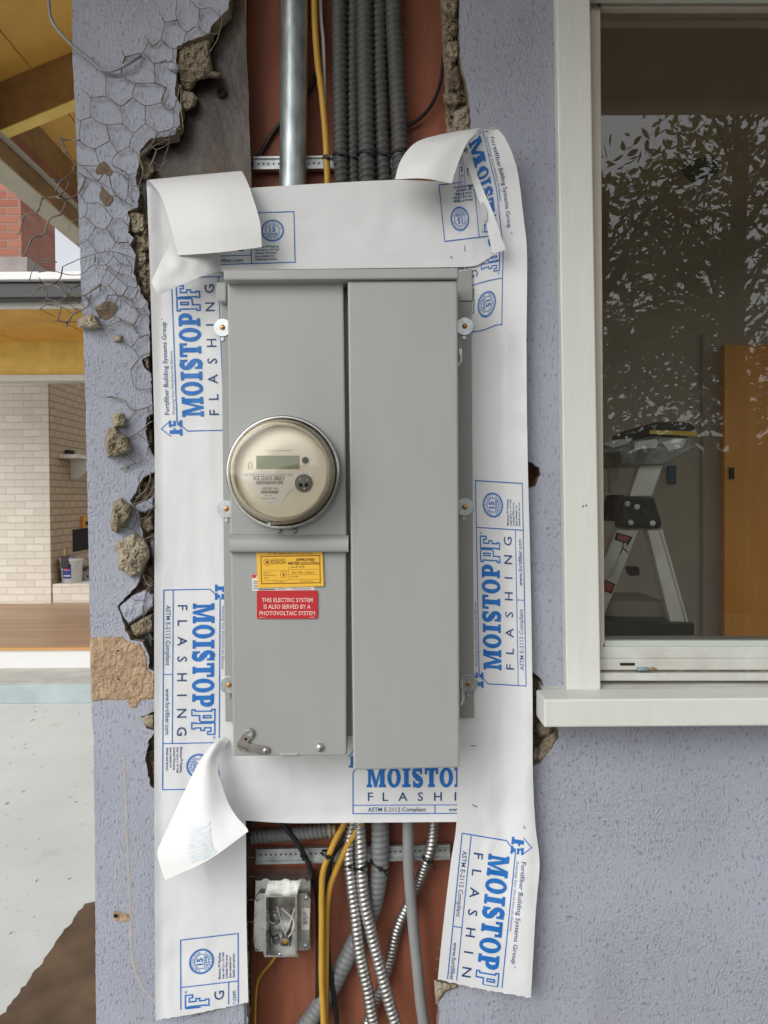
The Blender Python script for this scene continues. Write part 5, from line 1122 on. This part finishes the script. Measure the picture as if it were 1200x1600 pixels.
bed([(686, -30), (724, -30), (724, 110), (736, 150), (742, 230), (698, 230), (694, 120)], .040, .020, M_cem, 8.3)
bed([(820, 1056), (856, 1056), (876, 1140), (860, 1180), (836, 1200), (815, 1195)], .034, .014, M_brown, 9.3)
CH = [('C', [(830, 220), (900, 180), (980, 165), (990, 200), (985, 240), (1000, 330), (1040, 345), (1030, 370), (980, 365), (925, 380), (900, 420), (880, 430), (850, 410), (840, 380), (822, 330), (826, 300)], .026, .022, M_cem, 'largest ragged chunk at the top edge of the left stucco, on the black paper'),
  ('C', [(850, 415), (905, 430), (930, 465), (915, 500), (870, 525), (850, 510), (845, 450)], .028, .018, M_cem2, 'small rounded chunk hanging under the ragged chunk at the top'),
  ('C', [(655, 760), (690, 735), (720, 770), (735, 800), (690, 850), (650, 850)], .030, .018, M_cem, 'brown chunk in the wire just left of the folded flashing corner'),
  ('B', [(780, 460), (870, 455), (990, 500), (1000, 660), (930, 685), (850, 680), (832, 560)], .022, .018, M_cem2, 'pale squarish chunk left of the folded flashing, below the round gap'),
  ('B', [(850, 690), (1000, 690), (1015, 800), (900, 860), (870, 780)], .030, .016, M_cem, 'dark chunk under the pale squarish one beside the flashing'),
  ('B', [(895, 860), (1015, 805), (1015, 960), (900, 1000)], .026, .018, M_cem2, 'mid brown chunk in the gap level with the red brick chimney foot'),
  ('B', [(895, 1010), (1015, 970), (1015, 1120), (930, 1110)], .028, .018, M_cem, 'broken chunk in the gap level with the white flap tip'),
  ('B', [(935, 1115), (1015, 1125), (1022, 1250), (970, 1200)], .026, .016, M_cem2, 'lowest chunk of the rubble beside the white flap tip'),
  ('B', [(350, 1470), (480, 1420), (530, 1440), (600, 1555), (500, 1565), (370, 1555)], -.002, .022, M_cem2, 'pale wedge sticking out past the wall corner over a brown patch'),
  ('G', [(625, 305), (645, 290), (675, 300), (678, 325), (650, 335), (628, 330)], -.001, .012, M_cem2, 'tiny round lump on the bare lavender wall below the wedge'),
  ('G', [(780, 425), (828, 402), (832, 500), (812, 490), (795, 450)], .016, .016, M_cem2, 'thin chip with crossed wires at the flashing edge by the company print'),
  ('D', [(350, 280), (470, 235), (530, 260), (570, 370), (565, 440), (510, 490), (380, 480), (355, 380)], -.001, .020, M_cem2, 'smooth little block resting on the pear shaped lump'),
  ('D', [(290, 480), (420, 480), (460, 545), (580, 610), (690, 830), (550, 890), (400, 940), (275, 935), (245, 780), (235, 680)], -.002, .030, M_cem, 'large pear shaped lump under the smooth little block'),
  ('D', [(900, 520), (1000, 500), (1010, 700), (1000, 930), (930, 800), (905, 700)], .022, .016, M_brown, 'dark brown chunk in the slot right of the pear shaped lump'),
  ('E', [(240, 150), (320, 110), (350, 150), (420, 185), (425, 230), (400, 340), (330, 400), (270, 470), (215, 435), (205, 340), (230, 200)], -.001, .028, M_cem, 'tall narrow lump above the big flat chunk'),
  ('E', [(270, 560), (380, 500), (440, 465), (560, 530), (605, 640), (600, 720), (520, 870), (420, 915), (280, 815), (290, 690), (245, 600)], -.004, .026, M_cem2, 'biggest flat faced tan chunk on the left wall'),
  ('E', [(470, 345), (640, 280), (660, 430), (590, 480), (530, 450)], .020, .016, M_cem, 'tan chunk in the gap above the big flat chunk'),
  ('E', [(550, 800), (660, 760), (660, 920), (580, 870)], .022, .014, M_brown, 'brown chip in the gap right of the big flat chunk'),
  ('E', [(400, 60), (470, 10), (600, 10), (660, 60), (640, 110), (540, 150), (440, 180)], .032, .018, M_brown, 'flat brown chunk behind the pale looped wires'),
  ('H', [(700, 1030), (740, 1010), (775, 1016), (775, 1085), (720, 1070)], .004, .012, M_cem2, 'small crumbled lump at the edge just below the tan square'),
  ('J', [(930, 0), (1010, -10), (1008, 90), (975, 100), (935, 60)], .030, .030, M_cem2, 'topmost rubble lump at the right edge of the opening'),
  ('J', [(955, 95), (1012, 100), (1010, 180), (965, 170), (940, 130)], .034, .030, M_cem, 'second rubble lump down the right edge, with a wire loop'),
  ('J', [(955, 190), (1010, 190), (1018, 270), (985, 300), (950, 250)], .030, .028, M_cem2, 'third rubble lump down the right edge, the most rounded'),
  ('J', [(955, 310), (1015, 300), (1030, 380), (1022, 430), (960, 430)], .034, .026, M_brown, 'fourth rubble lump down the right edge, brown and long'),
  ('J', [(935, 440), (1020, 430), (1030, 480), (985, 505), (940, 485)], .032, .028, M_cem, 'fifth rubble lump down the right edge, jutting to the left'),
  ('J', [(990, 520), (1060, 490), (1075, 600), (1070, 660), (975, 640)], .024, .022, M_cem2, 'lowest rubble lump of the right edge, against the curled flashing'),
  ('K', [(390, 1240), (410, 1215), (450, 1215), (470, 1245), (460, 1290), (410, 1292)], .016, .016, M_cem2, 'rounded six sided lump under the left end of the window sill'),
  ('K', [(430, 1292), (488, 1260), (494, 1300), (450, 1380), (410, 1408), (395, 1400), (402, 1330)], .012, .012, M_cem, 'crumbling wedge below the six sided lump at the window sill'),
  ('K', [(375, 1340), (405, 1330), (412, 1390), (375, 1410)], .016, .010, M_cem2, 'little chip touching the flashing below the window sill'),
  ('K', [(398, 1042), (426, 1036), (428, 1072), (402, 1066)], .014, .010, M_cem2, 'little chip in the gap just above the window sill end'),
  ('L', [(55, 1385), (180, 1402), (168, 1432), (112, 1448), (82, 1490), (64, 1505)], .004, .012, M_cem2, 'grey lump under the torn end of the right flashing strip')]
for i, (k, o_, Yb, th, m, lb) in enumerate(CH): chunk(cv(k, o_), Yb, th, m, lb, i * 3.7)
chunk(cv('E', [(430, 195), (540, 150), (650, 90), (655, 230), (560, 270), (430, 265)]), .014, .012, M_cem, 'lavender painted chip beside the tall narrow lump', 91, M_stucco, rough=.35)
chunk(cv('E', [(285, 1200), (420, 1090), (560, 1030), (655, 1080), (650, 1200), (600, 1250), (500, 1315), (392, 1385), (330, 1310)]), .012, .014, M_cem2, 'large loose lavender plate below the biggest tan chunk', 77, M_stucco, rough=.35)
chunk(cv('E', [(395, 1385), (500, 1320), (655, 1250), (655, 1450), (470, 1515), (425, 1480)]), .018, .018, M_cem, 'striped cement ledge under the loose lavender plate', 55)
chunk(cv('E', [(600, 560), (660, 520), (662, 720), (615, 700)]), .014, .012, M_cem2, 'pale lavender chip right of the biggest tan chunk', 93, M_stucco, rough=.35)
chunk([(283, 1602), (300, 1588), (340, 1576), (383, 1562), (384, 1600), (383, 1640), (290, 1640)], -.001, .004, M_cem2, 'grey lavender corner under the end of the left flashing strip', 33, M_stucco, rough=.3)

# wire stubs along the left edge of the lower opening
sm_ = MB()
for y in (1310, 1340, 1372, 1405, 1438):
    sm_.tube(P3([(383, y, .02), (391, y + rng.uniform(-3, 3), .012), (399, y + rng.uniform(-4, 4), .016)], 0), .0007, 5)
for y in (1484, 1500, 1513): sm_.tube(P3([(692, y, -.003), (684, y + rng.uniform(-6, 4), .004), (679, y + rng.uniform(-9, 3), .006)], 0), .0006, 5)
sm_.build('lath_stubs', M_wire, wall)

# ------------------------------------------------------------------ far side of the patio
M_wbrick = brickmat('white painted brick', (.85, .81, .72), (.74, .69, .60), (.73, .69, .61), .2, .078, .005, bump=.8)
M_rbrick = brickmat('red chimney brick', (.47, .20, .135), (.36, .125, .085), (.36, .24, .185), .2, .068, .008, bump=.9)
def Yd(d): return d - 1.25
DO = 6.0                                    # plane of the wide opening
fh = thing('garden_room', (-3.2, Yd(DO), 0), 'open fronted yellow wood garden room across the patio', 'garden room')
x0_, x1_ = -4.7, -.9
def zat(py, d): return WZ_(py, d)
def WZ_(py, d): return W(75, py, Yd(d)).z
MB().box((x0_, Yd(DO), WZ_(595, DO)), (x1_, Yd(DO) + .14, WZ_(585, DO))).build('header_trim', M_white, fh, bevel=.005)
MB().box((x0_, Yd(DO) + .03, WZ_(584.6, DO)), (x1_, Yd(DO) + .17, WZ_(524, DO))).build('header_beam', M_yellowlit, fh)
MB().box((x0_, Yd(DO) - .06, WZ_(524, DO) + .002), (x1_, Yd(DO) + .2, WZ_(524, DO) + .05)).build('wood_strip', M_brownwood, fh)
zs = WZ_(482, 5.0)
for i in range(9):
    MB().box((x0_ + i * .62, Yd(5.0), zs), (x0_ + i * .62 + .612, Yd(DO) + .2, zs + .02)).build('soffit_board', M_yellowwood, fh)
MB().box((x0_, Yd(4.97), zs - .006), (x1_, Yd(5.0) - .002, WZ_(467, 4.97))).build('fascia', M_white, fh, bevel=.004)
gz0, gz1 = WZ_(466.5, 4.86), WZ_(440, 4.86)
MB().box((x0_, Yd(4.86), gz0), (x1_, Yd(4.96), gz1)).build('gutter', mat('black gutter', (.02, .02, .022), .35), fh, bevel=.012)
MB().box((x0_, Yd(4.82), gz1 + .003), (x1_, Yd(5.02), WZ_(424, 4.82))).build('drip_edge', mat('white drip edge', (.80, .80, .78), .4), fh, bevel=.004)
rz = WZ_(425, 4.84)
MB().add([(x0_, Yd(4.84), rz), (x1_, Yd(4.84), rz), (x1_, Yd(6.3), rz + .2), (x0_, Yd(6.3), rz + .2), (x0_, Yd(4.84), rz - .03), (x1_, Yd(4.84), rz - .03), (x1_, Yd(6.3), rz + .1), (x0_, Yd(6.3), rz + .1)],
         [(0, 1, 2, 3), (4, 7, 6, 5), (0, 4, 5, 1), (1, 5, 6, 2), (2, 6, 7, 3), (3, 7, 4, 0)]).build('roof', mat('grey roofing', (.36, .33, .32), .9, var=.2, vscale=20, bump=.4, bscale=60), fh)
# interior
MB().box((x0_, Yd(5.80), .278), (x1_, Yd(11.5), .285)).build('wood_floor', mat('worn wood floor', (.50, .33, .20), .45, col2=(.38, .22, .12), vscale=2.5, stretch=(.4, 3, 1)), fh)
MB().box((x0_, Yd(5.775), .272), (x1_, Yd(5.82), .292)).build('floor_nosing', mat('orange oak', (.62, .33, .11), .5), fh)
MB().box((x0_, Yd(5.79), .133), (x1_, Yd(5.85), .2715)).build('white_riser', mat('bright white paint', (.82, .82, .80), .4), fh)
MB().box((x0_, Yd(5.285), .0), (x1_, Yd(5.79), .133)).build('concrete_step', mat('pale blue concrete step', (.44, .52, .53), .6, var=.15, vscale=6), fh, bevel=.006)
MB().box((x0_, Yd(5.30), .1335), (x1_, Yd(5.789), .1375)).build('step_tread', mat('worn step tread', (.60, .60, .55), .6, var=.15, vscale=6), fh)
MB().box((x0_, Yd(11.4), .285), (x1_, Yd(11.5), 3.6)).build('back_wall', M_wbrick, fh)
MB().box((x0_, Yd(6.35), 2.62), (-2.75, Yd(7.4), 2.66)).build('ceiling', M_yellowwood, fh)  # ceiling and roof cut short so that daylight reaches the brick
fp = thing('brick_fireplace', (-4.4, Yd(8.4), .285), 'white painted brick fireplace with a mantel shelf inside the garden room', 'fireplace')
FXR = W(77, 750, Yd(8.35)).x
fb = MB(); zb0, zb1 = W(100, 866, Yd(9.0)).z, W(100, 834, Yd(9.0)).z
fb.box((x0_, Yd(8.35), .285), (FXR, Yd(10.4), 3.4)); fb.build('chimney_breast', M_wbrick, fp)
fs = MB(); fs.box((FXR + .001, Yd(8.36), .285), (FXR + .012, Yd(10.4), 3.4)); fs.build('side_face', brickmat('brick in painted shade', (.50, .38, .25), (.45, .34, .22), (.33, .24, .155), .2, .078, .008, bump=.8), fp)  # darker copy of the white brick, shade painted into the side
fy0 = None
for d in [8.4 + .01 * i for i in range(250)]:
    q = FXR / (d) * 1200 + 600
    if q >= 111 and fy0 is None: fy0 = d
MB().box((FXR + .0125, Yd(fy0), zb0 + .03), (FXR + .018, Yd(fy0 + .75), zb1 + .05)).build('firebox', M_dark, fp)
MB().box((FXR + .013, Yd(8.56), W(100, 717, Yd(8.7)).z), (FXR + .235, Yd(9.9), W(100, 711, Yd(8.7)).z)).build('mantel_shelf', M_white, fp, bevel=.004)
br = MB(); bz = W(100, 717.6, Yd(8.9)).z; bw = .185
fr_ = [Vector((FXR + .014, Yd(8.88), bz)), Vector((FXR + .014 + bw, Yd(8.88), bz))] + [Vector((FXR + .014 + bw * math.cos(rad(t)), Yd(8.88), bz - .05 - bw * math.sin(rad(t)))) for t in range(0, 91, 10)]
br.prism3(fr_, [p + Vector((0, .06, 0)) for p in fr_]); br.build('mantel_bracket', M_white, fp)
MB().box((FXR + .013, Yd(8.36), .2855), (FXR + .62, Yd(10.2), W(100, 912, Yd(8.4)).z)).build('hearth', M_wbrick, fp, bevel=.006)
hz = W(100, 912, Yd(8.4)).z
c = W(105, 709, Yd(8.75)); tag(MB().tube([c + Vector((-.05, 0, .02)), c + Vector((.0, 0, .025)), c + Vector((.08, 0, .016))], .022, 8).build('shelf_tool', M_blk), 'small dark tool lying on the mantel shelf', 'tool')
# bucket with label, brush and rags on the hearth
bc = W(112, 911, Yd(8.55)); bc = Vector((bc.x, Yd(8.55), hz))
bk_ = thing('paint_bucket', bc, 'white paint bucket with a blue label standing on the hearth', 'bucket')
MB().lathe(bc, [(.0003, .001), (.105, .001), (.118, .24), (.126, .245), (.128, .262), (.118, .264), (.112, .24), (.100, .02)], 28, axis=(0, 0, 1)).build('pail', mat('white pail', (.72, .72, .70), .4), bk_)
lb_ = MB(); lb_.grid([[bc + Vector((r * math.sin(rad(t)), -r * math.cos(rad(t)), z)) for t in range(-30, 22, 5)] for z, r in ((.05, .109), (.21, .1185))], 0); lb_.build('label', mat('blue label', (.04, .05, .30), .4), bk_)
lr = MB(); lr.grid([[bc + Vector((r * math.sin(rad(t)), -r * math.cos(rad(t)), z)) for t in range(-16, 8, 4)] for z, r in ((.145, .1165), (.185, .1190))], 0); lr.build('label_flash', M_stickred, bk_)
lw = MB(); lw.grid([[bc + Vector((r * math.sin(rad(t)), -r * math.cos(rad(t)), z)) for t in range(-24, 17, 4)] for z, r in ((.075, .1125), (.088, .1135))], 0); lw.build('label_flash', M_white, bk_)
MB().tube([bc + Vector((-.125, -.02, .25)), bc + Vector((-.06, -.14, .17)), bc + Vector((.05, -.15, .15)), bc + Vector((.124, -.03, .25))], .003, 6, step=.02).build('handle', M_strut, bk_)
brsh = MB().box(bc + Vector((-.06, -.135, .17)), bc + Vector((.02, -.122, .30))); brsh.box(bc + Vector((-.035, -.134, .301)), bc + Vector((.0, -.123, .40)), 1)
tag(brsh.build('brush', [M_blk, M_brownwood], bevel=.004), 'black brush hooked over the rim of the white bucket', 'brush')
rg = MB()
rb = random.Random(8)
for i in range(9):
    p = bc + Vector((rb.uniform(-.12, .22), rb.uniform(.16, .34), rb.uniform(.05, .30))); s_ = rb.uniform(.05, .10)
    b0 = len(rg.v)
    for a_ in range(5):
        for b_ in range(5):
            x, y = (a_ / 4 - .5) * 2, (b_ / 4 - .5) * 2
            rg.v.append(p + Vector((x * s_, y * s_ * .6, .05 * nz(x * 2 + i, y * 2, i) - s_ * .5 * (x * x + y * y))))
    for a_ in range(4):
        for b_ in range(4): k = b0 + a_ * 5 + b_; rg.f.append([k, k + 5, k + 6, k + 1]); rg.m.append(i % 2); rg.sm.append(True)
tag(rg.build('rags', [mat('brown rag', (.16, .11, .09), .9), mat('grey rag', (.30, .26, .25), .9)]), 'heap of crumpled brown and grey rags behind the bucket', 'rags', kind='stuff')
oc = W(127, 818, Yd(9.3)); oc.x = FXR + .02
tag(MB().box((FXR + .0125, Yd(9.15), oc.z - .05), (FXR + .05, Yd(9.42), oc.z + .09)).box((FXR + .0505, Yd(9.2), oc.z - .02), (FXR + .055, Yd(9.36), oc.z + .03), 1).build('wall_sign', [mat('orange plastic', (.65, .27, .03), .5), M_dark], bevel=.004), 'orange box hung on the shaded side brick above the firebox', 'box')
# red brick chimney on the garden room roof
ch = thing('brick_chimney', (-3.6, Yd(6.6), rz + .2), 'red brick chimney on the low roof across the patio', 'chimney')
cx0, cxm = -5.2, W(33, 350, Yd(6.5)).x
zc0 = W(60, 408, Yd(6.5)).z
MB().box((cx0, Yd(6.5), zc0), (cxm, Yd(7.17), 5.6)).build('stack', M_rbrick, ch)
MB().box((cx0, Yd(6.38), rz), (cxm + .10, Yd(7.3), zc0 - .002)).build('curb', mat('grey mortar curb', (.40, .35, .33), .9, var=.2, vscale=8), ch)

# ------------------------------------------------------------------ garden behind the viewer (seen in the window glass)
M_bark = mat('grey brown bark', (.12, .085, .06), .9, var=.4, vscale=12, bump=.8, bscale=30, bdist=.02)
M_leaf = mat('dark green leaf', (.075, .080, .035), .5, col2=(.11, .12, .05), vscale=1.2)
_n = M_leaf.node_tree; _b = _n.nodes['Principled BSDF']; _o = [q for q in _n.nodes if q.type == 'OUTPUT_MATERIAL'][0]
_t = _n.nodes.new('ShaderNodeBsdfTranslucent'); _t.inputs[0].default_value = (.20, .22, .07, 1); _m = _n.nodes.new('ShaderNodeMixShader'); _m.inputs[0].default_value = .45
_n.links.new(_b.outputs[0], _m.inputs[1]); _n.links.new(_t.outputs[0], _m.inputs[2]); _n.links.new(_m.outputs[0], _o.inputs[0])
def tree(x, y, h, rx, n, seed, label, lsz, nc):
    rb = random.Random(seed); t = thing('broadleaf_tree', (x, y, 0), label, 'tree', 'trees behind the viewer')
    tr = MB(); tr.tube([Vector((x, y, -.05)), Vector((x + .1, y, h * .25)), Vector((x - .05, y + .05, h * .5)), Vector((x + .1, y, h * .85))], .16, 10, prof=lambda d, a: .20 * (1 - .75 * d / h) * (1 + .08 * math.sin(a * 3)), step=.2)
    tips = []
    for i in range(26):
        a = i * 2.4 + rb.uniform(-.3, .3); z0 = h * rb.uniform(.22, .7); e = Vector((x + math.cos(a) * rx * rb.uniform(.6, .95), y + math.sin(a) * rx * .6, z0 + rb.uniform(-.1, .30) * h)); s0 = Vector((x, y, z0)); md = s0.lerp(e, .5) + Vector((0, 0, .25))
        tr.tube([s0, md, e], .04, 6, prof=lambda d, a: max(.008, .05 - .02 * d), step=.15); tips += [e, md, s0.lerp(e, .8), s0.lerp(e, .3)]
    tr.build('trunk', M_bark, t); tr2 = MB()
    lf = MB(); cl = []
    while len(cl) < nc:
        p = Vector((rb.uniform(-1, 1), rb.uniform(-1, 1), rb.uniform(-1, 1)))
        if p.length < 1: cl.append((Vector((x + p.x * rx, y + p.y * rx * .7, h * .57 + p.z * h * .43)), rb.uniform(.16, .42)))
    for c0, r0 in cl[::3]:
        s0 = Vector((x, y, max(h * .2, c0.z - .9))); tr2.tube([s0, s0.lerp(c0, .5) + Vector((0, 0, .15)), c0], .02, 5, prof=lambda d, a: max(.006, .024 - .008 * d), step=.15)
    tr2.build('limb', M_bark, t)
    for i in range(n):
        c0, r0 = rb.choice(cl); c = c0 + Vector((rb.gauss(0, r0), rb.gauss(0, r0), rb.gauss(0, r0 * .8))); L = rb.uniform(*lsz)
        u = Vector((rb.gauss(0, 1), rb.gauss(0, 1), rb.gauss(0, .7))).normalized(); w = u.cross(Vector((rb.gauss(0, 1), rb.gauss(0, 1), rb.gauss(0, 1)))).normalized() * L * .34
        k_ = rb.uniform(-.15, .15) * L; nrm = u.cross(w).normalized() * k_
        lf.add([c - u * L, c - u * L * .4 + w * .9 + nrm, c + u * L * .25 + w + nrm, c + u * L, c + u * L * .25 - w + nrm, c - u * L * .4 - w * .9 + nrm], [(0, 1, 2, 3), (0, 3, 4, 5)])
    lf.build('crown', M_leaf, t)
tree(2.55, -7.9, 5.9, 1.35, 2100, 3, 'loose leaved tree mirrored at the left of the window', (.05, .10), 60)
tree(4.35, -8.2, 6.8, 1.9, 8000, 4, 'dense dark tree mirrored at the right of the window', (.05, .10), 110)
tree(2.6, -12.5, 5.0, 2.4, 1300, 5, 'distant tree mirrored low at the left edge of the window', (.07, .13), 50)
fe = thing('board_fence', (4, -15, 0), 'tall brown board fence mirrored low in the window behind the trees', 'fence')
M_fence = mat('weathered fence boards', (.17, .125, .085), .85, var=.4, vscale=2, stretch=(6, 1, .6))
for i in range(44):
    hh = 2.35 + .03 * rng.uniform(-1, 1); MB().box((-2.5 + i * .302, -15.02, -.02), (-2.5 + i * .302 + .29, -14.995, hh)).build('board', M_fence, fe)
for z in (.5, 1.9): MB().box((-2.5, -15.07, z), (10.8, -15.021, z + .09)).build('rail', M_fence, fe)
